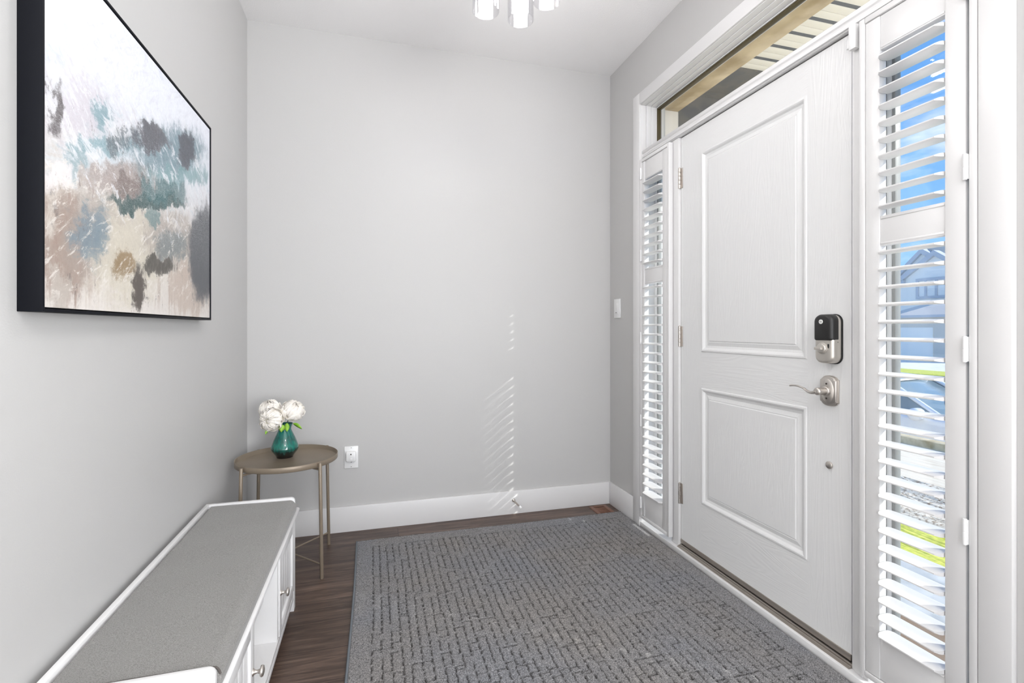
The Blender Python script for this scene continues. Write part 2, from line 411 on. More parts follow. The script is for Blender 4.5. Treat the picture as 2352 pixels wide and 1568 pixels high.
# mullions beside the door
struct(boxes('trim_8', [(W + 0.008, W + 0.12, 2.122, 2.180, 0.03, 2.077), (W + 0.045, W + 0.06, 2.104, 2.122, 0.045, 2.077)], M['trim'], bevel=0.0015), 'white mullion left of the door')
struct(boxes('trim_9', [(W + 0.006, W + 0.12, 1.146, 1.192, 0.03, 2.077), (W + 0.002, W + 0.02, 1.162, 1.170, 0.03, 2.077), (W + 0.045, W + 0.06, 1.192, 1.222, 0.045, 2.077), (W + 0.012, W + 0.12, 1.192, 1.2045, 0.03, 2.077)], M['trim'], bevel=0.0012), 'white mullion right of the door')
# white sill board
struct(boxes('trim_10', [(W - 0.014, W + 0.16, 0.8495, 2.4525, 0.0, 0.029)], M['trim'], bevel=0.003), 'worn white sill board under the door unit')

# ---------------------------------------------------------------- windows (frames + panes)
def glazed(name, y0, y1, z0, z1, fw, label, gm, spacer):
    xo = W + 0.078
    fr = boxes(name, [(xo, xo + 0.03, y0, y0 + fw, z0, z1), (xo, xo + 0.03, y1 - fw, y1, z0, z1), (xo, xo + 0.03, y0 + fw, y1 - fw, z0, z0 + fw), (xo, xo + 0.03, y0 + fw, y1 - fw, z1 - fw, z1)], M['trim'], bevel=0.002)
    struct(fr, label)
    f2 = 0.010
    a, b, c, d = y0 + fw, y1 - fw, z0 + fw, z1 - fw
    boxes('glazing_seal', [(xo + 0.003, xo + 0.027, a, a + f2, c, d), (xo + 0.003, xo + 0.027, b - f2, b, c, d), (xo + 0.003, xo + 0.027, a + f2, b - f2, c, c + f2*0.6), (xo + 0.003, xo + 0.027, a + f2, b - f2, d - f2, d)], spacer, fr, bevel=0.002)
    boxes('glass_pane', [(xo + 0.012, xo + 0.016, a + f2*0.5, b - f2*0.5, c + f2*0.3, d - f2*0.5)], gm, fr)
    return fr
glazed('window_1', 2.168, 2.451, 0.05, 2.076, 0.022, 'narrow sidelight window left of the door', M['glass'], M['sealgrey'])
glazed('window_2', 0.853, 1.144, 0.05, 2.076, 0.014, 'narrow sidelight window right of the door', M['glass'], M['sealgrey'])
glazed('window_3', 0.868, 2.438, 2.152, 2.372, 0.006, 'long transom window above the door', M['glass_tint'], M['olive'])

# ---------------------------------------------------------------- plantation shutters
def louver_mesh(y0, y1, notch_lo, notch_hi):
    """lens section blade, local origin at its axis; chamfered front corners"""
    bm = bmesh.new(); ch, th = 0.0315, 0.0042
    n = 9; sec = []
    for i in range(n): t = -1 + 2*i/(n-1); sec.append((t*ch, th*(1-abs(t)**2.4)**0.75 + 0.0016))
    for i in range(n-1, -1, -1): t = -1 + 2*i/(n-1); sec.append((t*ch, -th*(1-abs(t)**2.4)**0.75 - 0.0016))
    def ends(x, s):
        # trim the room-side (and street-side) corners back
        k = max(0.0, abs(x) - 0.020)
        return k*0.9*s
    va = [bm.verts.new((x, y0 + ends(x, notch_lo), z)) for x, z in sec]
    vb = [bm.verts.new((x, y1 - ends(x, notch_hi), z)) for x, z in sec]
    bm.faces.new(va); bm.faces.new(vb[::-1]); m_ = len(sec)
    for i in range(m_): bm.faces.new((va[i], vb[i], vb[(i+1) % m_], va[(i+1) % m_]))
    bmesh.ops.recalc_face_normals(bm, faces=bm.faces)
    me = bpy.data.meshes.new('louver'); bm.to_mesh(me); bm.free(); me.materials.append(M['shutter'])
    for p in me.polygons: p.use_smooth = True
    try: me.set_sharp_from_angle(angle=R(50))
    except Exception: pass
    return me

def shutter(name, label, fy0, fy1, py0, py1, oy0, oy1, hinge_y, hinge_dir):
    root = thing(name, label, 'shutter', (W, (fy0+fy1)/2, 0.055), group='plantation shutters beside the door')
    x0, x1 = W - 0.018, W + 0.007
    zb, zt = 0.055, 2.070; fw = 0.018
    # rounded frame around the panel
    bm = bmesh.new()
    box(bm, x0, x1, fy0, fy0 + fw, zb, zt); box(bm, x0, x1, fy1 - fw, fy1, zb, zt)
    box(bm, x0, x1, fy0 + fw, fy1 - fw, zb, zb + fw); box(bm, x0, x1, fy0 + fw, fy1 - fw, zt - fw, zt)
    bm_obj('shutter_frame', bm, M['shutter'], root, bevel=0.003)
    pz0, pz1 = zb + fw + 0.002, zt - fw - 0.002
    xa, xb = W - 0.015, W + 0.012
    o1, o2, o3, o4 = 0.205, 1.3655, 1.454, 1.949
    bm = bmesh.new()
    box(bm, xa, xb, py0, oy0, pz0, pz1); box(bm, xa, xb, oy1, py1, pz0, pz1)
    box(bm, xa + 0.003, xb, oy0, oy1, pz0, o1); box(bm, xa + 0.003, xb, oy0, oy1, o2, o3); box(bm, xa + 0.003, xb, oy0, oy1, o4, pz1)
    # bead lines on the rails
    for za, zb_ in ((o1 - 0.010, o1 - 0.004), (o2 + 0.004, o2 + 0.010), (o3 - 0.010, o3 - 0.004), (o4 + 0.004, o4 + 0.010)):
        box(bm, xa + 0.001, xa + 0.004, oy0 + 0.002, oy1 - 0.002, za, zb_)
    bm_obj('shutter_panel', bm, M['shutter'], root, bevel=0.0015)
    me = louver_mesh(-(oy1-oy0)/2 + 0.002, (oy1-oy0)/2 - 0.002, 1.0, 1.0)
    tilt = R(1.8)
    zs = [1.924 - i*0.0493 for i in range(10)] + [1.345 - i*0.0515 for i in range(23)]
    for z in zs:
        o = bpy.data.objects.new('louver', me); COL.objects.link(o); o.parent = root
        o.location = (W - 0.0035, (oy0+oy1)/2, z); o.rotation_euler = (0, -tilt, 0)
    for zc in (1.988, 1.529, 1.067, 0.604, 0.146):
        bm = bmesh.new(); s = 0.0045
        lathe(bm, [(s, -0.033), (s, -0.0008), (s*0.85, -0.0004), (s*0.85, 0.0004), (s, 0.0008), (s, 0.033)], 12, (x0 - 0.003, hinge_y, zc))
        box(bm, x0 - 0.003, x0 + 0.002, hinge_y - 0.006, hinge_y + 0.006, zc - 0.031, zc + 0.031)
        bm_obj('shutter_hinge', bm, M['plastic'], root)
    adopt(root)
    return root
shutter('plantation_shutter', 'tall narrow white louvered shutter between the door hinges and the light switch', 2.1667, 2.4515, 2.1865, 2.4325, 2.2286, 2.404, 2.434, 1)
shutter('plantation_shutter', 'tall narrow white louvered shutter nearest the viewer, right of the door handle, blue sky behind', 0.8505, 1.158, 0.8765, 1.1385, 0.9235, 1.0959, 0.8745, -1)

# ---------------------------------------------------------------- front door
DX = W + 0.021      # room face of the slab
def ring_faces(bm, y0, y1, z0, z1, prof):
    """nested rectangular loops; prof: (inset, x)"""
    loops = []
    for ins, x in prof:
        loops.append([bm.verts.new((x, y0 + ins, z0 + ins)), bm.verts.new((x, y1 - ins, z0 + ins)), bm.verts.new((x, y1 - ins, z1 - ins)), bm.verts.new((x, y0 + ins, z1 - ins))])
    for a, b in zip(loops[:-1], loops[1:]):
        for i in range(4): bm.faces.new((a[i], a[(i+1) % 4], b[(i+1) % 4], b[i]))
    bm.faces.new(loops[-1])
    return loops[0]
dy0, dy1, dz0, dz1 = 1.213, 2.118, 0.062, 2.073
bm = bmesh.new()
panels = [(1.381, 1.961, 1.010, 1.9495), (1.381, 1.961, 0.295, 0.8395)]
prof = [(0, DX), (0.003, DX - 0.0035), (0.009, DX - 0.004), (0.014, DX - 0.001), (0.020, DX + 0.006), (0.030, DX + 0.0085), (0.046, DX + 0.0035), (0.049, DX + 0.0045), (0.053, DX + 0.0015), (0.057, DX + 0.0015)]
for (a, b, c, d) in panels: ring_faces(bm, a, b, c, d, prof)
ys = [dy0, 1.381, 1.961, dy1]; zs = [dz0, 0.295, 0.8395, 1.010, 1.9495, dz1]
for i in range(3):
    for j in range(5):
        if i == 1 and j in (1, 3): continue
        bm.faces.new([bm.verts.new((DX, y, z)) for y, z in ((ys[i], zs[j]), (ys[i+1], zs[j]), (ys[i+1], zs[j+1]), (ys[i], zs[j+1]))])
v = [bm.verts.new((DX + dx, y, z)) for dx in (0, 0.044) for y, z in ((dy0, dz0), (dy1, dz0), (dy1, dz1), (dy0, dz1))]
for i in range(4): bm.faces.new((v[i], v[(i+1) % 4], v[4 + (i+1) % 4], v[4 + i]))
bm.faces.new(v[4:8])
bmesh.ops.remove_doubles(bm, verts=bm.verts, dist=0.00005)
door = struct(bm_obj('door_1', bm, M['door'], angle=180), 'white two panel front door')

# hinges
for zc in (1.872, 1.080, 0.294):
    bm = bmesh.new(); s = 0.0065
    for a, b in ((-0.051, -0.031), (-0.030, -0.011), (-0.010, 0.010), (0.011, 0.030), (0.031, 0.051)):
        lathe(bm, [(s, a), (s, b)], 14, (W + 0.013, 2.1215, zc))
    lathe(bm, [(0.003, 0.051), (0.0045, 0.053), (0.0025, 0.056)], 12, (W + 0.013, 2.1215, zc))
    box(bm, W + 0.0185, W + 0.0205, 2.103, 2.1205, zc - 0.05, zc + 0.05)
    bm_obj('door_hinge', bm, M['nickel'], door, bevel=0.0006, seg=1)
# sweep and aluminium threshold
boxes('door_sweep', [(DX - 0.004, DX + 0.030, dy0, dy1, 0.046, 0.066)], M['threshold'], door, bevel=0.001)
bm = bmesh.new()
prism(bm, [(W - 0.002, 0.029), (W + 0.13, 0.029), (W + 0.13, 0.037), (W + 0.03, 0.040), (W + 0.016, 0.040), (W + 0.014, 0.036), (W + 0.008, 0.036), (W + 0.006, 0.033), (W - 0.001, 0.031)], 'y', 1.2045, 2.1215)
bm_obj('threshold', bm, M['threshold'], door)
boxes('weather_strip', [(DX + 0.004, DX + 0.02, 1.2048, 1.2128, 0.046, 2.073), (DX + 0.004, DX + 0.02, 2.1182, 2.1216, 0.046, 2.073), (DX + 0.004, DX + 0.02, 1.2128, 2.1182, 2.0733, 2.0775), (DX + 0.002, DX + 0.02, 1.2128, 2.1182, 0.0405, 0.0455)], M['rubber'], door)

# deadbolt with black cover
def rrect(cy, cz, hw, hh, r, n=6):
    pts = []
    for (sy, sz, a0) in ((1, 1, 0), (-1, 1, 90), (-1, -1, 180), (1, -1, 270)):
        for i in range(n+1):
            a = R(a0 + 90*i/n); pts.append((cy + sy*(hw-r) + r*math.cos(a), cz + sz*(hh-r) + r*math.sin(a)))
    return pts
def slab(bm, layers):
    """layers: list of (x, outline) with equal counts"""
    rings = [[bm.verts.new((x, y, z)) for y, z in pl] for x, pl in layers]
    n = len(rings[0])
    for a, b in zip(rings[:-1], rings[1:]):
        for i in range(n): bm.faces.new((a[i], a[(i+1) % n], b[(i+1) % n], b[i]))
    bm.faces.new(rings[0]); bm.faces.new(rings[-1][::-1])
ly, lz = 1.2785, 1.084
bm = bmesh.new(); slab(bm, [(DX, rrect(ly, lz, 0.0365, 0.0835, 0.026)), (DX - 0.006, rrect(ly, lz, 0.0365, 0.0835, 0.026))])
dead = bm_obj('deadbolt', bm, M['rubber'], door, bevel=0.001)
dead['label'] = 'satin nickel keypad deadbolt with a black battery cover'
bm = bmesh.new(); slab(bm, [(DX - 0.006, rrect(ly, lz, 0.034, 0.081, 0.024)), (DX - 0.030, rrect(ly, lz, 0.034, 0.081, 0.024)), (DX - 0.039, rrect(ly, lz, 0.0325, 0.0795, 0.023)), (DX - 0.042, rrect(ly, lz, 0.0285, 0.0755, 0.020)), (DX - 0.043, rrect(ly, lz, 0.0245, 0.0715, 0.017))])
bm_obj('lock_body', bm, M['silver'], dead, bevel=0.0, smooth=True)
def cover_outline(g, zlow):
    zt_, hw = 1.1665 + g, 0.0348 + g; rt_, rb = 0.022, 0.007; pts = []
    for (sy, r_, zc, a0) in ((1, rt_, zt_ - rt_, 0), (-1, rt_, zt_ - rt_, 90), (-1, rb, zlow + rb, 180), (1, rb, zlow + rb, 270)):
        for i in range(7):
            a = R(a0 + 90*i/6); pts.append((ly + sy*(hw - r_) + r_*math.cos(a), zc + r_*math.sin(a)))
    return pts
bm = bmesh.new(); slab(bm, [(DX - 0.018, cover_outline(0.0, 1.079)), (DX - 0.036, cover_outline(0.0, 1.079)), (DX - 0.045, cover_outline(-0.003, 1.080)), (DX - 0.048, cover_outline(-0.008, 1.084))])
bm_obj('battery_cover', bm, M['black'], dead, smooth=True)
bm = bmesh.new(); lathe(bm, [(0.0075, DX - 0.0478), (0.0075, DX - 0.0492), (0.0068, DX - 0.0495)], 24, (0, ly + 0.004, 1.142), 'x')
disc = bm_obj('logo_disc', bm, M['white_disc'], dead)
def text_mesh(name, s, size, loc, rot, m, parent):
    cu = bpy.data.curves.new('t', 'FONT'); cu.body = s; cu.size = size; cu.align_x = 'CENTER'; cu.align_y = 'CENTER'; cu.extrude = 0.0001
    to = bpy.data.objects.new('t', cu); COL.objects.link(to)
    me = bpy.data.meshes.new_from_object(to.evaluated_get(bpy.context.evaluated_depsgraph_get()))
    bpy.data.objects.remove(to); bpy.data.curves.remove(cu)
    o = link(name, me, m, parent); o.location = loc; o.rotation_euler = rot; return o
text_mesh('logo_lettering', 'Yale', 0.0058, (DX - 0.0497, ly + 0.004, 1.142), (R(90), 0, R(-90)), M['black'], dead)
text_mesh('side_marking', 'RS', 0.005, (DX - 0.020, ly - 0.0346, 1.074), (R(90), 0, 0), M['black'], dead)
bm = bmesh.new(); lathe(bm, [(0.0195, DX - 0.042), (0.0195, DX - 0.0445), (0.0165, DX - 0.0455), (0.0165, DX - 0.049), (0.0145, DX - 0.0505)], 32, (0, ly + 0.004, 1.053), 'x')
tt = bm_obj('thumb_turn', bm, M['silver'], dead, smooth=True)
bm = bmesh.new(); lathe(bm, [(0.006, DX - 0.049), (0.0055, DX - 0.056)], 16, (0, ly + 0.004, 1.053), 'x')
box(bm, DX - 0.064, DX - 0.055, ly + 0.004 - 0.013, ly + 0.004 + 0.013, 1.0485, 1.0575)
bm_obj('turn_grip', bm, M['silver'], tt, bevel=0.0012)
bm = bmesh.new(); slab(bm, [(DX - 0.0432, [(ly - 0.022, 1.068), (ly - 0.0165, 1.068), (ly - 0.0165, 1.060), (ly - 0.018, 1.054), (ly - 0.021, 1.054), (ly - 0.022, 1.060)]), (DX - 0.0438, [(ly - 0.022, 1.068), (ly - 0.0165, 1.068), (ly - 0.0165, 1.060), (ly - 0.018, 1.054), (ly - 0.021, 1.054), (ly - 0.022, 1.060)])])
bm_obj('key_mark', bm, M['rubber'], dead)

# lever handle with stepped camelot rose
hy, hz_ = 1.2875, 0.909
def rose_outline(s):
    hw, hh, r = 0.0325*s, 0.0395*s, 0.0
    pts = []
    arc = 0.0125*s; iw = hw - 0.0035
    for i in range(13):
        t = -1 + 2*i/12; pts.append((hy + t*iw, hz_ + hh + arc*math.sqrt(max(0, 1 - t*t))))
    pts = [(hy - hw, hz_ - hh), (hy - hw, hz_ + hh)] + pts + [(hy + hw, hz_ + hh), (hy + hw, hz_ - hh)]
    for i in range(13):
        t = 1 - 2*i/12; pts.append((hy + t*iw, hz_ - hh - arc*math.sqrt(max(0, 1 - t*t))))
    return pts
bm = bmesh.new(); slab(bm, [(DX, rose_outline(1.0)), (DX - 0.005, rose_outline(1.0)), (DX - 0.005, rose_outline(0.94)), (DX - 0.011, rose_outline(0.94)), (DX - 0.0115, rose_outline(0.90)), (DX - 0.0145, rose_outline(0.88))])
lever = bm_obj('door_lever', bm, M['nickel'], door, bevel=0.0004, seg=1)
lever['label'] = 'satin nickel wave lever on an arched rose'
bm = bmesh.new()
n = 40; ring0 = [bm.verts.new((DX - 0.0144, hy + 0.0235*math.cos(2*PI*i/n), hz_ + 0.041*math.sin(2*PI*i/n))) for i in range(n)]
ring1 = [bm.verts.new((DX - 0.017, hy + 0.021*math.cos(2*PI*i/n), hz_ + 0.037*math.sin(2*PI*i/n))) for i in range(n)]
ring2 = [bm.verts.new((DX - 0.0205, hy + 0.012*math.cos(2*PI*i/n), hz_ + 0.016*math.sin(2*PI*i/n))) for i in range(n)]
for a, b in ((ring0, ring1), (ring1, ring2)):
    for i in range(n): bm.faces.new((a[i], a[(i+1) % n], b[(i+1) % n], b[i]))
bm.faces.new(ring2)
lathe(bm, [(0.0165, DX - 0.017), (0.0165, DX - 0.0255), (0.0145, DX - 0.0285)], 32, (0, hy, hz_), 'x')
bm_obj('rose_boss', bm, M['nickel'], lever, smooth=True)
bm = bmesh.new()
lathe(bm, [(0.0118, DX - 0.0275), (0.0118, DX - 0.029)], 32, (0, hy, hz_), 'x')
for s in (1, -1): lathe(bm, [(0.003, DX - 0.0180), (0.003, DX - 0.0205)], 14, (0, hy, hz_ + s*0.0245), 'x')
bm_obj('rose_screw', bm, M['nickel_dark'], lever)
bm = bmesh.new()
lathe(bm, [(0.0118, DX - 0.0285), (0.0118, DX - 0.0460), (0.0128, DX - 0.0520), (0.0128, DX - 0.0590), (0.0108, DX - 0.0625), (0.006, DX - 0.0640)], 32, (0, hy, hz_), 'x')
pts = []; rs = []
for i in range(33):
    t = i/32
    y = hy + 0.001 + 0.112*t
    z = hz_ - 0.0075*math.sin(min(1.0, t/0.5)*PI) + 0.0095*(math.sin(max(0.0, (t - 0.45)/0.55)*PI*0.72))
    x = DX - 0.0555 + 0.005*math.sin(t*PI)
    pts.append((x, y, z)); k_ = max(0.0, 1 - t/0.62); rs.append(0.0034 + 0.0040*k_*k_*(3 - 2*k_))
tube(bm, pts, rs, 16, True, sx=1.35, sz=0.9)
for v_ in bm.verts:
    if v_.co.y > hy + 0.03: pass
bm_obj('lever_arm', bm, M['nickel'], lever, smooth=True)
# small round cover screwed on low on the door
bm = bmesh.new(); lathe(bm, [(0.0125, DX), (0.0125, DX - 0.004), (0.011, DX - 0.0055)], 28, (0, 1.292, 0.657), 'x')
bm_obj('door_bumper_cap', bm, M['nickel'], door, smooth=True)

# white contact sensor over the top corner of the door
sn = thing('door_sensor', 'small white two piece contact sensor at the top corner of the front door', 'sensor', (W, 1.19, 2.0))
boxes('sensor_body', [(W - 0.014, W + 0.0055, 1.172, 1.196, 2.000, 2.076)], M['plastic'], sn, bevel=0.002)
boxes('sensor_magnet', [(DX - 0.012, DX, 1.2135, 1.223, 2.022, 2.052)], M['plastic'], sn, bevel=0.0015)
adopt(sn)

# ================================================================== wall fittings
# dimmer switch on the wall between casing and corner
sw = thing('light_switch', 'narrow white wall switch between the corner and the left shutter', 'light switch', (W, 2.739, 1.245))
boxes('wall_plate', [(W - 0.006, W, 2.700, 2.778, 1.185, 1.303)], M['plastic'], sw, bevel=0.0015)
boxes('rocker', [(W - 0.009, W - 0.006, 2.7225, 2.7555, 1.211, 1.277)], M['plastic'], sw, bevel=0.001)
boxes('slider_mark', [(W - 0.0095, W - 0.009, 2.735, 2.752, 1.216, 1.220)], M['grey_mark'], sw)
adopt(sw)

# outlet with a plug-in device
ol = thing('wall_outlet', 'white outlet plate low on the far wall right of the side table', 'outlet', (0.52, B, 0.408))
bm = bmesh.new(); box(bm, 0.4834, 0.5568, B - 0.0065, B, 0.3475, 0.4685)
bm_obj('outlet_plate', bm, M['plastic'], ol, bevel=0.003)
for dz in (0.0195, -0.0195):
    bm = bmesh.new()
    pl = [(x_, z_) for x_, z_ in rrect(0.520, 0.408 + dz, 0.0168, 0.0142, 0.009)]
    prism(bm, pl, 'y', B - 0.0082, B - 0.0064)
    rc = bm_obj('receptacle', bm, M['plastic'], ol)
    bm = bmesh.new()
    for sx_ in (-0.0063, 0.0063): box(bm, 0.520 + sx_ - 0.001, 0.520 + sx_ + 0.001, B - 0.0084, B - 0.0080, 0.408 + dz - 0.001, 0.408 + dz + 0.0075)
    lathe(bm, [(0.0024, B - 0.0084), (0.0024, B - 0.0080)], 10, (0.520, 0, 0.408 + dz - 0.007), 'y')
    bm_obj('outlet_slots', bm, M['dark'], rc)
for zc in (0.4600, 0.3560):
    bm = bmesh.new(); lathe(bm, [(0.0022, B - 0.0072), (0.0022, B - 0.0064)], 12, (0.520, 0, zc), 'y')
    bm_obj('plate_screw', bm, M['grey_mark'], ol)
adopt(ol)
pg = thing('plug_in_sensor', 'rounded white plug-in device in the top socket of the outlet', 'plug-in device', (0.52, B - 0.008, 0.414))
def yslab(bm, layers):
    rings = [[bm.verts.new((x_, y_, z_)) for x_, z_ in pl] for y_, pl in layers]; n_ = len(rings[0])
    for a, b in zip(rings[:-1], rings[1:]):
        for i in range(n_): bm.faces.new((a[i], a[(i+1) % n_], b[(i+1) % n_], b[i]))
    bm.faces.new(rings[0]); bm.faces.new(rings[-1][::-1])
bm = bmesh.new(); yslab(bm, [(B - 0.0086, rrect(0.519, 0.4155, 0.0255, 0.0275, 0.009)), (B - 0.024, rrect(0.519, 0.4155, 0.0265, 0.0285, 0.010)), (B - 0.028, rrect(0.519, 0.4155, 0.0255, 0.0275, 0.009)), (B - 0.030, rrect(0.519, 0.4155, 0.023, 0.025, 0.008))])
bm_obj('device_body', bm, M['plastic'], pg, smooth=True)
bm = bmesh.new(); lathe(bm, [(0.0036, B - 0.0298), (0.0036, B - 0.0306), (0.0018, B - 0.0306), (0.0018, B - 0.0300)], 18, (0.519, 0, 0.429), 'y')
bm_obj('sensor_eye', bm, M['nickel_dark'], pg)
bm = bmesh.new(); lathe(bm, [(0.0062, B - 0.0296), (0.0062, B - 0.0304), (0.0056, B - 0.0306)], 22, (0.519, 0, 0.403), 'y')
bm_obj('device_button', bm, M['plastic'], pg, smooth=True)
adopt(pg)

# door stop on the baseboard
ds = thing('door_stop', 'small metal door stop with a white tip on the far baseboard', 'door stop', (1.452, B - 0.015, 0.083))
bm = bmesh.new()
o0 = Vector((1.452, B - 0.015, 0.083)); dirv = Vector((0.30, -1, -0.30)).normalized()
lathe(bm, [(0.010, B - 0.015), (0.010, B - 0.018), (0.006, B - 0.022)], 18, (1.452, 0, 0.083), 'y')
tube(bm, [o0 + dirv*0.003, o0 + dirv*0.070], 0.0042, 12)
for i in range(22):
    c = o0 + dirv*(0.010 + i*0.0026); tube(bm, [c, c + dirv*0.0013], 0.0052, 12)
bm_obj('stop_spring', bm, M['nickel'], ds, smooth=True)
bm = bmesh.new(); tube(bm, [o0 + dirv*0.068, o0 + dirv*0.082, o0 + dirv*0.085], [0.0078, 0.0078, 0.005], 16)
bm_obj('stop_tip', bm, M['plastic'], ds, smooth=True)
adopt(ds)

# floor register
rg = thing('floor_register', 'brown metal floor register in the far right corner beside the rug', 'floor vent', (1.99, 2.74, 0.0))
rx0, rx1, ry0, ry1 = 1.937, 2.052, 2.676, 2.808
bm = bmesh.new()
box(bm, rx0, rx0 + 0.022, ry0, ry1, 0.0, 0.004); box(bm, rx1 - 0.022, rx1, ry0, ry1, 0.0, 0.004)
box(bm, rx0 + 0.022, rx1 - 0.022, ry1 - 0.020, ry1, 0.0, 0.004); box(bm, rx0 + 0.022, rx1 - 0.022, ry0, ry0 + 0.004, 0.0, 0.004)
bm_obj('register_frame', bm, M['register'], rg, bevel=0.0012)
boxes('register_shaft', [(rx0 + 0.022, rx1 - 0.022, ry0 + 0.004, ry1 - 0.020, 0.0001, 0.0008)], M['dark'], rg)
for i in range(9):
    y = ry1 - 0.031 - i*0.0108
    bm = bmesh.new()
    tube(bm, [(rx0 + 0.021 + k*(rx1 - rx0 - 0.042)/8, y - 0.005*math.sin(PI*k/8), 0.0024) for k in range(9)], 0.0022, 6)
    bm_obj('register_louver', bm, M['register'], rg, smooth=True)
adopt(rg)

# ================================================================== rug
def build_rug():
    x0, x1, y0, y1 = 0.556, 2.084, 0.45, 2.668
    st = 0.0027
    nx = int((x1-x0)/st)+1; ny = int((y1-y0)/st)+1
    rng = np.random.default_rng(7)
    X = np.linspace(0, x1-x0, nx); Y = np.linspace(0, y1-y0, ny)
    G = np.zeros((ny, nx))
    bd = 0.078; pitch = 0.033
    nc = int(round((x1-x0-2*bd)/pitch)); pitch = (x1-x0-2*bd)/nc
    cell = 0.026; nr = int((y1-y0-2*bd)/cell)
    gw = 0.0026
    def line(xa, ya, xb, yb):
        ia0 = max(0, int((min(xa, xb)-0.008)/st)); ia1 = min(nx, int((max(xa, xb)+0.008)/st)+2)
        ja0 = max(0, int((min(ya, yb)-0.008)/st)); ja1 = min(ny, int((max(ya, yb)+0.008)/st)+2)
        if ia1 <= ia0 or ja1 <= ja0: return
        xx, yy = np.meshgrid(X[ia0:ia1], Y[ja0:ja1])
        wob = 0.0016*np.sin(yy*150+xa*90)+0.0014*np.sin(xx*190+ya*60)+0.0011*np.sin(yy*420+xa*300)
        dx, dy = xb-xa, yb-ya; l2 = dx*dx+dy*dy
        t = np.clip(((xx-xa)*dx+(yy-ya)*dy)/l2, 0, 1)
        d = np.hypot(xx-(xa+t*dx)+wob, yy-(ya+t*dy)+wob)
        g = np.exp(-(d/gw)**2)
        G[ja0:ja1, ia0:ia1] = np.maximum(G[ja0:ja1, ia0:ia1], g)
    # labyrinth: long strokes down the length of the rug with short turns
    for i in range(nc+1):
        xa = bd+i*pitch
        k = 0 if i % 2 else rng.integers(0, 3)
        while k < nr:
            ln = int(rng.choice([2, 3, 3, 4, 4, 5, 6]))
            e_ = min(nr, k+ln)
            ya, yb = bd+k*cell+0.006, bd+e_*cell-0.006
            jx = rng.uniform(-0.003, 0.003); line(xa+jx, ya, xa+jx, yb)
            if i < nc and rng.random() < 0.5:
                line(xa, yb, xa+pitch*(1 if rng.random() < 0.7 else 1.9), yb)
            if i > 0 and rng.random() < 0.22:
                line(xa, ya, xa-pitch*0.9, ya)
            k = e_+(1 if rng.random() < 0.25 else 0)
    n1 = rng.random((ny, nx)); n2 = (n1+np.roll(n1, 1, 0)+np.roll(n1, 1, 1))/3
    Z = 0.0105-0.0088*G+0.0052*(n2-0.5)
    # soft edge
    ex = np.minimum(X, (x1-x0)-X); ey = np.minimum(Y, (y1-y0)-Y)
    E = np.minimum(ex[None, :], ey[:, None])
    Z = Z*np.clip(E/0.006, 0.35, 1)
    wav = 0.0028*np.sin(Y*4.3+0.6)
    xx = X[None, :]+x0+(wav[:, None]*(1-X[None, :]/(x1-x0)))
    yy = Y[:, None]+y0+0.003*np.sin(X[None, :]*5)*(Y[:, None]/(y1-y0))
    co = np.stack([xx+0*yy+0.0006*(n1-0.5), yy+0*xx, Z], -1).reshape(-1, 3)
    me = bpy.data.meshes.new('rug')
    nv = nx*ny
    # skirt down to the floor
    loop = [j*nx for j in range(ny)]+[(ny-1)*nx+i for i in range(1, nx)]+[j*nx+nx-1 for j in range(ny-2, -1, -1)]+[i for i in range(nx-2, 0, -1)]
    sk = co[loop].copy(); sk[:, 2] = 0.0003
    allco = np.concatenate([co, sk])
    ii, jj = np.meshgrid(np.arange(nx-1), np.arange(ny-1)); a = (jj*nx+ii).ravel()
    q = np.stack([a, a+1, a+nx+1, a+nx], 1)
    lp = np.array(loop); m_ = len(lp); nx_ = np.roll(lp, -1); sidx = nv+np.arange(m_); sn_ = np.roll(sidx, -1)
    q2 = np.stack([lp, nx_, sn_, sidx], 1)
    Q = np.concatenate([q, q2]).astype(np.int32)
    me.vertices.add(len(allco)); me.vertices.foreach_set('co', allco.astype(np.float32).ravel())
    me.loops.add(Q.size); me.loops.foreach_set('vertex_index', Q.ravel())
    me.polygons.add(len(Q)); me.polygons.foreach_set('loop_start', np.arange(0, Q.size, 4, dtype=np.int32))
    me.update(calc_edges=True); me.validate()
    at = me.attributes.new('groove', 'FLOAT', 'POINT')
    at.data.foreach_set('value', np.concatenate([G.ravel(), np.zeros(m_)]).astype(np.float32))
    m, t, p = new_mat('grey_cut_pile')
    p.inputs['Roughness'].default_value = 0.95; p.inputs['Sheen Weight'].default_value = 0.15; p.inputs['Specular IOR Level'].default_value = 0.1
    tcn = t.nodes.new('ShaderNodeTexCoord')
    n = t.nodes.new('ShaderNodeTexNoise'); n.inputs['Scale'].default_value = 330; n.inputs['Detail'].default_value = 3; t.links.new(tcn.outputs['Object'], n.inputs['Vector'])
    r = t.nodes.new('ShaderNodeValToRGB'); t.links.new(n.outputs[0], r.inputs[0])
    r.color_ramp.elements[0].position = 0.32; r.color_ramp.elements[0].color = lin(78, 78, 80)
    r.color_ramp.elements[1].position = 0.68; r.color_ramp.elements[1].color = lin(164, 162, 162)
    nb = t.nodes.new('ShaderNodeTexNoise'); nb.inputs['Scale'].default_value = 2.5; nb.inputs['Detail'].default_value = 3; t.links.new(tcn.outputs['Object'], nb.inputs['Vector'])
    rb = t.nodes.new('ShaderNodeValToRGB'); t.links.new(nb.outputs[0], rb.inputs[0])
    rb.color_ramp.elements[0].position = 0.35; rb.color_ramp.elements[0].color = (0.92, 0.95, 1.0, 1); rb.color_ramp.elements[1].position = 0.65; rb.color_ramp.elements[1].color = (1.0, 0.97, 0.93, 1)
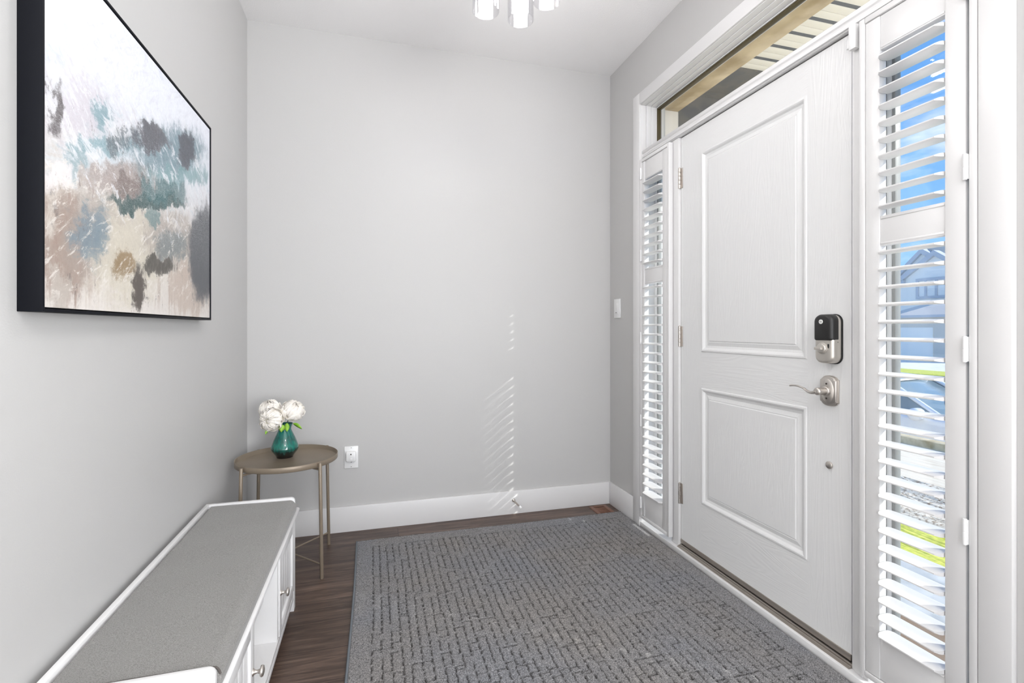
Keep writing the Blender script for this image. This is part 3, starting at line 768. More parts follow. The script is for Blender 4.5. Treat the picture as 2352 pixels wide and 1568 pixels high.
    mm = t.nodes.new('ShaderNodeMix'); mm.data_type = 'RGBA'; mm.blend_type = 'MULTIPLY'; mm.inputs[0].default_value = 1; t.links.new(r.outputs[0], mm.inputs[6]); t.links.new(rb.outputs[0], mm.inputs[7])
    ga = t.nodes.new('ShaderNodeAttribute'); ga.attribute_name = 'groove'
    mg = t.nodes.new('ShaderNodeMix'); mg.data_type = 'RGBA'; t.links.new(ga.outputs['Fac'], mg.inputs[0]); t.links.new(mm.outputs[2], mg.inputs[6]); mg.inputs[7].default_value = lin(34, 31, 28)
    t.links.new(mg.outputs[2], p.inputs['Base Color'])
    o = link('rug', me, m); o['label'] = 'large grey entry rug with a carved maze pattern'; o['category'] = 'rug'
    # bound edge
    bm = bmesh.new()
    tube(bm, [(x0 + 0.0028*math.sin((y-y0)*4.3+0.6)*1.0, y, 0.0052) for y in np.linspace(y0, y1, 60)], 0.0048, 8)
    bm_obj('bound_edge', bm, mat('rug_binding', lin(112, 118, 124), 0.8), o, smooth=True)
    bm = bmesh.new()
    tube(bm, [(x, y1 + 0.003*math.sin((x-x0)*5), 0.0045) for x in np.linspace(x0, x1, 50)], 0.0042, 8)
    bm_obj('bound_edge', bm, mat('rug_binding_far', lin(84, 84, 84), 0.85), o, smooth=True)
build_rug()

# ================================================================== storage bench
BX1 = 0.335
bench = thing('storage_bench', 'white low storage bench with doors and open shelf along the left wall', 'bench', (0.18, 1.61, 0.0))
by0, by1 = 1.075, 2.125
# carcass: corner posts, bottom, dividers, back, apron
bm = bmesh.new()
for ya, yb in ((by0, by0 + 0.035), (by1 - 0.035, by1)):
    box(bm, BX1 - 0.035, BX1, ya, yb, 0, 0.381); box(bm, 0.022, 0.057, ya, yb, 0, 0.381)
    box(bm, 0.057, BX1 - 0.035, ya + 0.006, yb - 0.006, 0.055, 0.381)
box(bm, 0.024, BX1 - 0.002, by0 + 0.035, by1 - 0.035, 0.065, 0.083)      # bottom board
box(bm, 0.024, 0.032, by0 + 0.035, by1 - 0.035, 0.083, 0.381)          # back
box(bm, BX1 - 0.016, BX1 - 0.001, by0 + 0.035, by1 - 0.035, 0.048, 0.0655)  # lower apron
box(bm, BX1 - 0.016, BX1 - 0.001, by0 + 0.035, by1 - 0.035, 0.362, 0.381)  # upper apron
for ya in (1.428, 1.772):
    box(bm, 0.032, BX1 - 0.003, ya - 0.010, ya + 0.010, 0.083, 0.362)
bm_obj('bench_body', bm, M['bench'], bench, bevel=0.0015)
boxes('shelf', [(0.032, BX1 - 0.045, 1.438, 1.762, 0.222, 0.236)], M['bench'], bench, bevel=0.001)
# seat board with a rounded nose
bm = bmesh.new()
pl = [(0.018, 0.381), (0.3425, 0.381)] + [(0.3425 + 0.0075*math.sin(R(a)), 0.3885 - 0.0075*math.cos(R(a))) for a in range(15, 180, 15)] + [(0.3425, 0.396), (0.018, 0.396)]
prism(bm, pl, 'y', by0 - 0.012, by1 + 0.012)
bm_obj('seat_board', bm, M['bench'], bench, bevel=0.002)
# raised rails
def end_rail(y0_, y1_):
    bm_ = bmesh.new(); r_ = 0.016
    pl_ = [(0.022, 0.396), (0.337, 0.396), (0.337, 0.447 - r_)] + [(0.337 - r_ + r_*math.cos(R(a)), 0.447 - r_ + r_*math.sin(R(a))) for a in range(15, 91, 15)] + [(0.022, 0.447)]
    prism(bm_, pl_, 'y', y0_, y1_); return bm_
bm_obj('end_rail', end_rail(1.085, 1.099), M['bench'], bench, bevel=0.0012)
bm_obj('end_rail', end_rail(2.101, 2.115), M['bench'], bench, bevel=0.0012)
boxes('back_rail', [(0.022, 0.036, 1.099, 2.101, 0.396, 0.447)], M['bench'], bench, bevel=0.0012)
# doors with grooved panels
def bench_door(y0_, y1_, ky):
    xf = BX1 + 0.001; z0_, z1_ = 0.086, 0.359
    bm_ = bmesh.new(); fr = 0.036
    box(bm_, xf - 0.015, xf, y0_, y0_ + fr, z0_, z1_); box(bm_, xf - 0.015, xf, y1_ - fr, y1_, z0_, z1_)
    box(bm_, xf - 0.015, xf, y0_ + fr, y1_ - fr, z0_, z0_ + fr); box(bm_, xf - 0.015, xf, y0_ + fr, y1_ - fr, z1_ - fr, z1_)
    ns = 5; w_ = (y1_ - y0_ - 2*fr)/ns
    for i in range(ns): box(bm_, xf - 0.013, xf - 0.007, y0_ + fr + i*w_ + 0.0012, y0_ + fr + (i+1)*w_ - 0.0012, z0_ + fr, z1_ - fr)
    box(bm_, xf - 0.0145, xf - 0.0095, y0_ + fr, y1_ - fr, z0_ + fr, z1_ - fr)
    d = bm_obj('door', bm_, M['bench'], bench, bevel=0.0013)
    bm_ = bmesh.new()
    lathe(bm_, [(0.0095, xf), (0.0092, xf + 0.002), (0.0055, xf + 0.005), (0.0042, xf + 0.012), (0.0065, xf + 0.017), (0.0125, xf + 0.0185), (0.0142, xf + 0.0215), (0.0125, xf + 0.0255), (0.006, xf + 0.0275)], 28, (0, ky, 0.226), 'x')
    bm_obj('knob', bm_, M['nickel'], d, smooth=True)
bench_door(by0 + 0.038, 1.417, 1.402)
bench_door(1.783, by1 - 0.038, 1.799)
adopt(bench)

# seat cushion
def cushion():
    x0, x1, y0, y1, z0, z1 = 0.0375, 0.3415, 1.1005, 2.0995, 0.3965, 0.441
    bm_ = bmesh.new(); nx_, ny_ = 40, 110
    rng = random.Random(3)
    def pt(u, v):
        x = x0 + u*(x1-x0); y = y0 + v*(y1-y0)
        e1 = min(u, 1-u)*(x1-x0); e2 = min(v, 1-v)*(y1-y0)
        # round over the edges, softer on the front
        rf = 0.022 if u > 0.5 else 0.008
        zx = 1 - max(0, 1-e1/rf)**2.2; zy = 1 - max(0, 1-e2/0.006)**2.5
        crown = 0.003*math.sin(PI*u)*math.sin(PI*v)
        z = z0 + 0.026 + (z1 - z0 - 0.026)*max(0, zx)*max(0, zy)**0.6 + crown + 0.0007*math.sin(17*x+9*y) + 0.0005*math.sin(31*y-12*x)
        return (x, y, z)
    # denser sampling near the edges
    def dist(n_, e): 
        out_ = []
        for i in range(n_+1):
            t = i/n_; out_.append(0.5 - 0.5*math.cos(PI*t) if e else t)
        return out_
    us = dist(nx_, True); vs = dist(ny_, True)
    g = [[bm_.verts.new(pt(u, v)) for u in us] for v in vs]
    for j in range(ny_):
        for i in range(nx_): bm_.faces.new((g[j][i], g[j][i+1], g[j+1][i+1], g[j+1][i]))
    rim = [g[0][i] for i in range(nx_+1)] + [g[j][nx_] for j in range(1, ny_+1)] + [g[ny_][i] for i in range(nx_-1, -1, -1)] + [g[j][0] for j in range(ny_-1, 0, -1)]
    low = [bm_.verts.new((v_.co.x, v_.co.y, z0)) for v_ in rim]
    n_ = len(rim)
    for i in range(n_): bm_.faces.new((rim[i], low[i], low[(i+1) % n_], rim[(i+1) % n_]))
    bm_.faces.new(low)
    # the front side bulges a little over the nose of the board
    for v_ in bm_.verts:
        if v_.co.x > x1 - 0.001: v_.co.x += 0.0035*math.sin(PI*(v_.co.z - z0)/(z1 - z0))
    o = bm_obj('bench_cushion', bm_, M['fabric'], None, smooth=True)
    tag(o, 'long grey woven seat cushion lying in the white bench', 'cushion')
    # seam welt at the near end
    bm2 = bmesh.new()
    tube(bm2, [(x0 + 0.004 + t*(x1 - x0 - 0.016), y0 + 0.0035, z1 + 0.0015 - 0.0015*abs(2*t-1)) for t in [i/30 for i in range(30)]] + [(x1 - 0.0075, y0 + 0.0035, z1 - 0.0022), (x1 - 0.0045, y0 + 0.0035, z1 - 0.0055), (x1 - 0.002, y0 + 0.0035, z1 - 0.010), (x1, y0 + 0.0035, z1 - 0.016)], 0.0022, 8)
    bm_obj('seam_welt', bm2, mat('dark_seam_fabric', lin(86, 80, 77), 0.9), o, smooth=True)
cushion()

# ================================================================== side table
TX, TY = 0.248, 2.510
tbl = thing('side_table', 'round taupe metal tray table in the corner behind the bench', 'side table', (TX, TY, 0))
rt = 0.2225; zt = 0.519
bm = bmesh.new()
lathe(bm, [(0.0, zt - 0.0245), (rt - 0.002, zt - 0.0245), (rt, zt - 0.0225), (rt, zt - 0.0006), (rt - 0.0006, zt), (rt - 0.0016, zt), (rt - 0.0022, zt - 0.0006), (rt - 0.0022, zt - 0.018), (rt - 0.006, zt - 0.0215), (0.0, zt - 0.0215)][1:9], 96, (TX, TY, 0))
bm_obj('tray', bm, M['taupe'], tbl, smooth=True)
tops = []
for k, (sx_, sy_) in enumerate(((1, -1), (1, 1), (-1, -1), (-1, 1))):
    tx, ty = TX + sx_*0.159, TY + sy_*0.169
    bx, by = TX + sx_*0.1675, TY + sy_*0.179
    tops.append((bx, by, tx, ty))
    bm = bmesh.new(); tube(bm, [(bx, by, 0.0), (tx, ty, zt - 0.003)], 0.0078, 16)
    bm_obj('leg', bm, M['taupe'], tbl, bevel=0.001)
def at_h(i, z):
    bx, by, tx, ty = tops[i]; t = z/zt; return (bx+(tx-bx)*t, by+(ty-by)*t, z)
for a, b in ((0, 3), (1, 2)):
    bm = bmesh.new(); tube(bm, [at_h(a, 0.063 + 0.001*a), at_h(b, 0.063 + 0.001*a)], 0.0036, 10)
    bm_obj('stretcher', bm, M['taupe'], tbl)
    bm = bmesh.new(); z_ = zt - 0.033 - 0.0022*a
    p_, q_ = Vector(at_h(a, z_)), Vector(at_h(b, z_)); tube(bm, [p_, q_], 0.0052, 10, sx=0.8)
    bm_obj('tray_support', bm, M['taupe'], tbl)
adopt(tbl)

# ================================================================== vase and peonies
VX, VY, VZ = 0.226, 2.565, zt - 0.0214
bm = bmesh.new()
outer = [(0.0375, 0.0), (0.039, 0.002), (0.039, 0.006), (0.042, 0.012), (0.052, 0.025), (0.0625, 0.040), (0.0655, 0.049), (0.0640, 0.060), (0.0575, 0.082), (0.0480, 0.108), (0.0375, 0.131), (0.0310, 0.147), (0.0295, 0.153), (0.0310, 0.160), (0.0350, 0.172), (0.0385, 0.182)]
inner = [(0.0362, 0.182), (0.0325, 0.170), (0.0270, 0.154), (0.0340, 0.131), (0.05, 0.09), (0.055, 0.05), (0.03, 0.012)]
lathe(bm, [(r_*0.95, z_*0.9) for r_, z_ in outer + inner], 56)
bmesh.ops.recalc_face_normals(bm, faces=bm.faces)
vase = bm_obj('flower_vase', bm, M['vase'], None, smooth=True)
sm = vase.modifiers.new('s', 'SUBSURF'); sm.levels = 1; sm.render_levels = 2
vase.location = (VX, VY, VZ)
tag(vase, 'glossy teal vase with a black foot on the side table', 'vase')

def petal_layer(bm, tl, c, axis, ang0, nP, th, length, width, rng, tint_base, ruffle):
    """cupped ruffled petals around axis; th = polar angle where the petal tip ends"""
    axis = axis.normalized(); ref = Vector((0, 0, 1)) if abs(axis.z) < 0.9 else Vector((1, 0, 0))
    e1 = axis.cross(ref).normalized(); e2 = axis.cross(e1).normalized()
    for k in range(nP):
        a = ang0 + 2*PI*k/nP + rng.uniform(-0.2, 0.2)
        rad = e1*math.cos(a) + e2*math.sin(a); tan = axis.cross(rad).normalized()
        L_ = length*rng.uniform(0.88, 1.10); W_ = width*rng.uniform(0.85, 1.15); thk = max(0.02, th + rng.uniform(-0.12, 0.12))
        ph = rng.uniform(0, 6); nu, nv = 8, 10; grid = []
        for i in range(nu+1):
            u = i/nu; row = []
            for j in range(nv+1):
                v = -1 + 2*j/nv
                tipcut = 1 - 0.16*v*v*u - 0.05*u*abs(math.sin(v*5 + ph))
                phi = PI*0.93 - (PI*0.93 - thk - u*(0.34*v*v + 0.05*math.sin(v*4.2 + ph)))*u**0.85
                rr = L_*(0.30 + 0.70*min(1, u*1.5))*(1 + 0.035*u*math.sin(v*7 + ph)*ruffle + 0.05*u*u*ruffle)
                w = W_*math.sin(PI*min(0.80, 0.10 + 0.62*u))**0.7
                da = w*v/max(0.25*length, rr*abs(math.sin(phi)) + 0.12*length)
                da = max(-1.3, min(1.3, da))
                dirn = rad*math.cos(da) + tan*math.sin(da)
                pp = axis*math.cos(phi)*rr + dirn*math.sin(phi)*rr
                vv = bm.verts.new(c + pp); row.append(vv)
                tl.append((vv, tint_base + (1-tint_base)*min(1, u*1.2)))
            grid.append(row)
        for i in range(nu):
            for j in range(nv): bm.faces.new((grid[i][j], grid[i][j+1], grid[i+1][j+1], grid[i+1][j]))

def peony(name, label, c, axis, r, seed, lv):
    rng = random.Random(seed); c = Vector(c); axis = Vector(axis)
    root = thing(name, label, 'flower', (VX, VY, VZ + 0.02), group='cream peonies in the teal vase')
    bm_ = bmesh.new(); tl = []
    # the dense heart of the blossom
    bmesh.ops.create_icosphere(bm_, subdivisions=2, radius=r*0.85, matrix=Matrix.Translation(c))
    tl += [(v_, 0.55) for v_ in bm_.verts]
    specs = [(6, 1.45, 1.00, 0.80, 0.0, 1.6), (7, 1.05, 0.99, 0.72, 0.05, 1.4), (8, 0.80, 0.96, 0.56, 0.3, 1.2), (11, 0.62, 0.93, 0.40, 0.6, 1.6), (13, 0.48, 0.92, 0.30, 0.6, 2.0),
             (14, 0.36, 0.91, 0.24, 0.6, 2.4), (13, 0.25, 0.90, 0.19, 0.55, 2.6), (10, 0.15, 0.89, 0.15, 0.55, 2.8), (7, 0.06, 0.88, 0.12, 0.5, 3.0)]
    for n_, th, lf, wf_, tb, rf_ in specs:
        petal_layer(bm_, tl, c, axis, rng.uniform(0, 6), n_, th, r*lf, r*wf_, rng, tb, rf_)
    me = bpy.data.meshes.new('blossom'); bm_.verts.index_update()
    vals = [0.0]*len(bm_.verts)
    for v_, tv in tl: vals[v_.index] = tv
    bm_.to_mesh(me); bm_.free()
    at = me.attributes.new('tint', 'FLOAT', 'POINT'); at.data.foreach_set('value', vals)
    o = link('blossom', me, M['petal'], root, True)
    sb_ = o.modifiers.new('t', 'SOLIDIFY'); sb_.thickness = 0.0005
    # stem down into the vase
    base = c - axis.normalized()*r*0.85
    neck = Vector((VX + (c.x - VX)*0.18, VY + (c.y - VY)*0.18, VZ + 0.156))
    foot = Vector((VX - (c.x - VX)*0.25, VY - (c.y - VY)*0.25, VZ + 0.03))
    bm_ = bmesh.new(); tube(bm_, [base, base*0.5 + neck*0.5 + Vector((0, 0, 0.004)), neck, foot], 0.0022, 8)
    bm_obj('stem', bm_, M['stem'], root, smooth=True)
    for (p0, dr, ln, wd_) in lv:
        p0 = Vector(p0); dr = Vector(dr).normalized(); sd = dr.cross(Vector((0, 1, 0.4))).normalized(); up = sd.cross(dr).normalized()
        bm_ = bmesh.new(); rows = []
        for i in range(9):
            t = i/8; w = wd_*math.sin(PI*min(1, 0.08 + 0.92*t))**0.8*(1 if i < 8 else 0.05)
            cc = p0 + dr*ln*t + Vector((0, 0, -ln*0.25*t*t))
            rows.append([bm_.verts.new(cc - sd*w + up*w*0.3), bm_.verts.new(cc), bm_.verts.new(cc + sd*w + up*w*0.3)])
        for a, b in zip(rows[:-1], rows[1:]):
            bm_.faces.new((a[0], a[1], b[1], b[0])); bm_.faces.new((a[1], a[2], b[2], b[1]))
        lo = bm_obj('leaf', bm_, M['leaf'], root, smooth=True)
        sl = lo.modifiers.new('t', 'SOLIDIFY'); sl.thickness = 0.0006
    adopt(root)
nk = VZ + 0.160
peony('peony', 'cream peony tilted forward, lowest left of the three blossoms', (0.176, 2.530, 0.688), (-0.35, -0.85, 0.15), 0.050, 4,
      [((VX - 0.012, VY - 0.036, nk + 0.006), (0.15, -0.25, -1), 0.030, 0.013), ((0.160, 2.512, 0.648), (-0.4, -0.2, -0.9), 0.022, 0.006)])
peony('peony', 'cream peony at the back left, half hidden behind the forward one', (0.155, 2.612, 0.717), (-0.25, -0.1, 0.95), 0.048, 11, [])
peony('peony', 'upright cream peony on the right of the three blossoms', (0.2600, 2.560, 0.716), (0.35, -0.35, 0.8), 0.050, 21,
      [((VX + 0.014, VY - 0.038, nk + 0.010), (0.1, -0.3, -1), 0.032, 0.011), ((VX + 0.040, VY - 0.02, nk + 0.004), (0.9, -0.2, -0.35), 0.045, 0.010), ((VX - 0.002, VY - 0.041, nk + 0.004), (-0.25, -0.3, -0.9), 0.026, 0.013)])

# ================================================================== painting
PY0, PY1, PZ0, PZ1, PX = 1.122, 2.110, 1.151, 1.886, 0.040
def painting_mat():
    m, t, p = new_mat('abstract_canvas')
    p.inputs['Roughness'].default_value = 0.42
    nn = t.nodes.new; ll = t.links.new
    tcn = nn('ShaderNodeTexCoord'); sx = nn('ShaderNodeSeparateXYZ'); ll(tcn.outputs['Object'], sx.inputs[0])
    def mth(op, a, b=None, c=None, clamp=False):
        k = nn('ShaderNodeMath'); k.operation = op; k.use_clamp = clamp
        for i, v_ in enumerate((a, b, c)):
            if v_ is None: continue
            if isinstance(v_, (int, float)): k.inputs[i].default_value = v_
            else: ll(v_, k.inputs[i])
        return k.outputs[0]
    u = mth('DIVIDE', mth('SUBTRACT', sx.outputs[1], PY0), PY1 - PY0)
    v = mth('DIVIDE', mth('SUBTRACT', sx.outputs[2], PZ0), PZ1 - PZ0)
    def noise(scale, detail, sc=(1, 1, 1), off=0, rough=0.6, dist=0):
        mpn = nn('ShaderNodeMapping'); mpn.inputs['Scale'].default_value = sc; mpn.inputs['Location'].default_value = (off, off*1.7, off*0.6); ll(tcn.outputs['Object'], mpn.inputs[0])
        n_ = nn('ShaderNodeTexNoise'); n_.inputs['Scale'].default_value = scale; n_.inputs['Detail'].default_value = detail; n_.inputs['Roughness'].default_value = rough; n_.inputs['Distortion'].default_value = dist
        ll(mpn.outputs[0], n_.inputs['Vector']); return n_.outputs[0]
    n1 = noise(11, 8, off=2, rough=0.7); n2 = noise(12, 8, off=9, rough=0.7)
    uu = mth('ADD', u, mth('MULTIPLY', mth('SUBTRACT', n1, 0.5), 0.20))
    vv = mth('ADD', v, mth('MULTIPLY', mth('SUBTRACT', n2, 0.5), 0.20))
    dry = noise(38, 10, (1, 1, 0.55), off=4, rough=0.8)            # dry-brush breakup
    drip = noise(30, 6, (1, 1, 0.10), off=7, rough=0.7)            # vertical drips
    diag = noise(22, 8, (1, 0.5, 1.4), off=3, rough=0.75, dist=1.5)
    fine = noise(120, 4, off=1); fine2 = mth('MULTIPLY', noise(75, 7, (1, 1, 0.6), off=31, rough=0.85), 1.5, clamp=True)
    def ramp(fac, stops):
        r_ = nn('ShaderNodeValToRGB'); ll(fac, r_.inputs[0]); els = r_.color_ramp.elements
        els[0].position, els[0].color = stops[0]; els[1].position, els[1].color = stops[-1]
        for pos, c in stops[1:-1]:
            e_ = els.new(pos); e_.color = c
        return r_.outputs[0]
    def mixc(f, a, b):
        k = nn('ShaderNodeMix'); k.data_type = 'RGBA'; ll(f, k.inputs[0])
        for i, c in ((6, a), (7, b)):
            if isinstance(c, tuple): k.inputs[i].default_value = c
            else: ll(c, k.inputs[i])
        return k.outputs[2]
    # streak coordinates turned about 35 degrees in the plane of the canvas
    def streak(scale, detail, ang, stretch, off, rough=0.75, dist=0.6):
        mr = nn('ShaderNodeMapping'); mr.inputs['Rotation'].default_value = (R(ang), 0, 0); ll(tcn.outputs['Object'], mr.inputs[0])
        ms = nn('ShaderNodeMapping'); ms.inputs['Scale'].default_value = (1, 1, stretch); ms.inputs['Location'].default_value = (off, off, off); ll(mr.outputs[0], ms.inputs[0])
        n_ = nn('ShaderNodeTexNoise'); n_.inputs['Scale'].default_value = scale; n_.inputs['Detail'].default_value = detail; n_.inputs['Roughness'].default_value = rough; n_.inputs['Distortion'].default_value = dist
        ll(ms.outputs[0], n_.inputs['Vector']); return n_.outputs[0]
    sA = streak(14, 9, 40, 3.2, 5); sB = streak(9, 9, 30, 2.6, 17); sC = streak(18, 9, -35, 3.0, 23)
    col = ramp(vv, [(0.0, lin(222, 216, 211)), (0.16, lin(218, 212, 205)), (0.32, lin(202, 194, 184)), (0.45, lin(210, 206, 203)), (0.56, lin(216, 217, 221)), (0.7, lin(224, 227, 234)), (1.0, lin(228, 231, 240))])
    def wash(tex, lo, hi, c, k_, v0=None, v1=None):
        nonlocal col
        f = mth('MULTIPLY', mth('DIVIDE', mth('SUBTRACT', tex, lo), hi - lo, clamp=True), k_)
        if v0 is not None:
            wdw = mth('MULTIPLY', mth('DIVIDE', mth('SUBTRACT', vv, v0), 0.08, clamp=True), mth('DIVIDE', mth('SUBTRACT', v1, vv), 0.08, clamp=True)); f = mth('MULTIPLY', f, wdw)
        col = mixc(f, col, c)
    wash(sA, 0.50, 0.66, lin(196, 186, 192), 0.55, 0.30, 0.78)
    wash(sB, 0.52, 0.64, lin(176, 196, 206), 0.55, 0.36, 0.74)
    wash(sC, 0.50, 0.64, lin(212, 212, 222), 0.7, 0.6, 1.3)
    wash(sB, 0.56, 0.68, lin(196, 200, 212), 0.6, 0.62, 1.3)
    wash(drip, 0.50, 0.60, lin(176, 158, 146), 0.55, 0.0, 0.36)
    wash(sC, 0.52, 0.62, lin(170, 150, 138), 0.5, 0.12, 0.46)
    def rect(u0, u1, v0, v1, sl, soft, tex, lo, hi, c, strength=1.0):
        nonlocal col
        cu, cv, hu, hv = (u0+u1)/2, (v0+v1)/2, (u1-u0)/2, (v1-v0)/2
        du = mth('DIVIDE', mth('ABSOLUTE', mth('SUBTRACT', uu, cu)), hu); dv = mth('DIVIDE', mth('ABSOLUTE', mth('SUBTRACT', mth('SUBTRACT', vv, cv), mth('MULTIPLY', mth('SUBTRACT', uu, cu), sl))), hv)
        d = mth('SQRT', mth('ADD', mth('MULTIPLY', du, du), mth('MULTIPLY', dv, dv)))
        base = mth('DIVIDE', mth('SUBTRACT', 1.0 + soft, d), 2*soft, clamp=True)
        tx = mth('DIVIDE', mth('SUBTRACT', mth('ADD', tex, mth('MULTIPLY', mth('SUBTRACT', base, 0.5), 0.45)), lo), hi - lo, clamp=True)
        gr = mth('ADD', mth('MULTIPLY', tx, 0.72), mth('MULTIPLY', mth('MULTIPLY', base, fine2), 0.42))
        f = mth('MULTIPLY', mth('MULTIPLY', gr, mth('MULTIPLY', base, 1.6, clamp=True)), strength, clamp=True)
        col = mixc(f, col, c)
    rect(-0.005, 0.288, 0.498, 0.690, 0.58, 0.6, diag, 0.47, 0.68, lin(204, 198, 206), 0.8)
    rect(0.021, 1.010, 0.494, 0.699, 0.43, 0.6, diag, 0.44, 0.64, lin(212, 220, 226), 0.8)
    rect(0.001, 0.155, 0.034, 0.335, 0.22, 0.5, drip, 0.45, 0.59, lin(148, 124, 112), 0.85)
    rect(-0.005, 0.430, 0.112, 0.384, 0.25, 0.6, dry, 0.46, 0.62, lin(164, 152, 143), 0.65)
    rect(0.138, 0.514, 0.410, 0.536, 0.40, 0.5, dry, 0.4, 0.59, lin(156, 138, 130), 0.8)
    rect(0.172, 0.545, 0.039, 0.375, 0.19, 0.55, diag, 0.38, 0.62, lin(206, 199, 184), 0.85)
    rect(0.099, 0.257, 0.173, 0.331, 0.26, 0.7, diag, 0.46, 0.6, lin(112, 132, 144), 0.85)
    rect(0.164, 0.263, 0.574, 0.676, 0.57, 0.6, diag, 0.46, 0.6, lin(124, 156, 166), 0.9)
    rect(0.076, 0.430, 0.525, 0.588, 0.49, 0.6, diag, 0.45, 0.6, lin(128, 162, 172), 0.85)
    rect(0.228, 0.356, 0.550, 0.630, 0.51, 0.5, drip, 0.45, 0.56, lin(96, 100, 106), 0.8)
    rect(0.069, 0.155, 0.372, 0.484, 0.44, 0.6, diag, 0.46, 0.6, lin(134, 160, 168), 0.8)
    rect(0.430, 0.841, 0.241, 0.445, 0.24, 0.5, dry, 0.42, 0.58, lin(172, 162, 154), 0.85)
    rect(0.485, 0.756, 0.239, 0.385, 0.22, 0.5, diag, 0.46, 0.6, lin(112, 122, 124), 0.8)
    rect(0.332, 0.934, 0.610, 0.812, 0.47, 0.55, dry, 0.42, 0.58, lin(98, 128, 140), 0.85)
    rect(0.430, 0.984, 0.582, 0.679, 0.40, 0.5, drip, 0.44, 0.58, lin(112, 150, 156), 0.8)
    rect(0.267, 0.471, 0.417, 0.494, 0.37, 0.45, dry, 0.42, 0.56, lin(98, 80, 76), 0.65)
    rect(0.271, 0.385, 0.120, 0.224, 0.17, 0.5, diag, 0.42, 0.58, lin(136, 108, 66), 0.8)
    rect(0.593, 0.984, -0.004, 0.289, 0.11, 0.5, drip, 0.46, 0.6, lin(190, 174, 162), 0.8)
    rect(0.018, 0.091, -0.003, 0.138, 0.11, 0.5, dry, 0.46, 0.62, lin(186, 178, 170), 0.8)
    rect(0.001, 0.122, 0.329, 0.399, 0.40, 0.6, dry, 0.44, 0.6, lin(232, 226, 226), 0.8)
    # broken white and cream scumbles dragged back over the patches
    wash(sB, 0.44, 0.40, lin(228, 229, 233), 0.7, 0.38, 0.85)
    wash(sC, 0.45, 0.40, lin(226, 221, 215), 0.7, 0.02, 0.50)
    wash(sA, 0.43, 0.38, lin(230, 232, 238), 0.65, 0.30, 1.2)
    wash(dry, 0.585, 0.63, lin(92, 84, 84), 0.5, 0.0, 0.66)
    rect(0.363, 0.593, 0.638, 0.737, 0.51, 0.45, diag, 0.45, 0.58, lin(84, 82, 90), 0.9)
    rect(0.672, 0.832, 0.678, 0.857, 0.47, 0.4, diag, 0.44, 0.56, lin(78, 80, 90), 0.92)
    rect(0.237, 0.748, 0.418, 0.472, 0.34, 0.4, dry, 0.4, 0.53, lin(50, 80, 80), 0.95)
    rect(0.417, 0.736, 0.466, 0.560, 0.36, 0.5, drip, 0.43, 0.56, lin(50, 98, 102), 0.85)
    rect(0.430, 0.545, 0.349, 0.420, 0.30, 0.5, drip, 0.44, 0.56, lin(64, 112, 116), 0.7)
    rect(0.010, 0.065, 0.481, 0.620, 0.59, 0.5, dry, 0.43, 0.57, lin(98, 92, 94), 0.95)
    rect(0.356, 0.452, 0.019, 0.177, 0.10, 0.4, dry, 0.41, 0.53, lin(84, 76, 70), 1.0)
    rect(0.417, 0.644, 0.168, 0.237, 0.16, 0.45, drip, 0.45, 0.55, lin(80, 76, 70), 0.95)
    rect(0.772, 1.093, 0.097, 0.557, 0.20, 0.3, dry, 0.34, 0.47, lin(84, 86, 92), 1.0)
    # scraped white scratches and fine grain
    scr = noise(60, 3, (1, 0.35, 2.6), off=12, dist=3.5)
    line = mth('SUBTRACT', 1.0, mth('MULTIPLY', mth('ABSOLUTE', mth('SUBTRACT', scr, 0.5)), 38), clamp=True)
    band = mth('MULTIPLY', mth('SUBTRACT', 1.0, mth('MULTIPLY', mth('ABSOLUTE', mth('SUBTRACT', vv, 0.52)), 3.2), clamp=True), 0.55)
    col = mixc(mth('MULTIPLY', line, band), col, lin(236, 238, 240))
    g = mth('ADD', 0.88, mth('MULTIPLY', fine, 0.24))
    k = nn('ShaderNodeMix'); k.data_type = 'RGBA'; k.blend_type = 'MULTIPLY'; k.inputs[0].default_value = 1.0
    cmb = nn('ShaderNodeCombineXYZ'); [ll(g, cmb.inputs[i]) for i in range(3)]
    ll(col, k.inputs[6]); ll(cmb.outputs[0], k.inputs[7]); ll(k.outputs[2], p.inputs['Base Color'])
    b = nn('ShaderNodeBump'); b.inputs['Strength'].default_value = 0.15; b.inputs['Distance'].default_value = 0.001
    ll(dry, b.inputs['Height']); ll(b.outputs[0], p.inputs['Normal'])
    return m
pt = thing('wall_painting', 'large abstract white, teal and brown canvas in a black frame on the left wall', 'painting', (0.0, (PY0+PY1)/2, PZ0))
ft = 0.006
bm = bmesh.new()
box(bm, 0.0, PX, PY0, PY0 + ft, PZ0, PZ1); box(bm, 0.0, PX, PY1 - ft, PY1, PZ0, PZ1)
box(bm, 0.0, PX, PY0 + ft, PY1 - ft, PZ0, PZ0 + ft); box(bm, 0.0, PX, PY0 + ft, PY1 - ft, PZ1 - ft, PZ1)
box(bm, 0.001, 0.008, PY0 + ft, PY1 - ft, PZ0 + ft, PZ1 - ft)
bm_obj('picture_frame', bm, M['frame_black'], pt, bevel=0.0008)
cg = 0.003
boxes('canvas', [(0.010, PX - 0.003, PY0 + ft + cg, PY1 - ft - cg, PZ0 + ft + cg, PZ1 - ft - cg)], painting_mat(), pt)
adopt(pt)

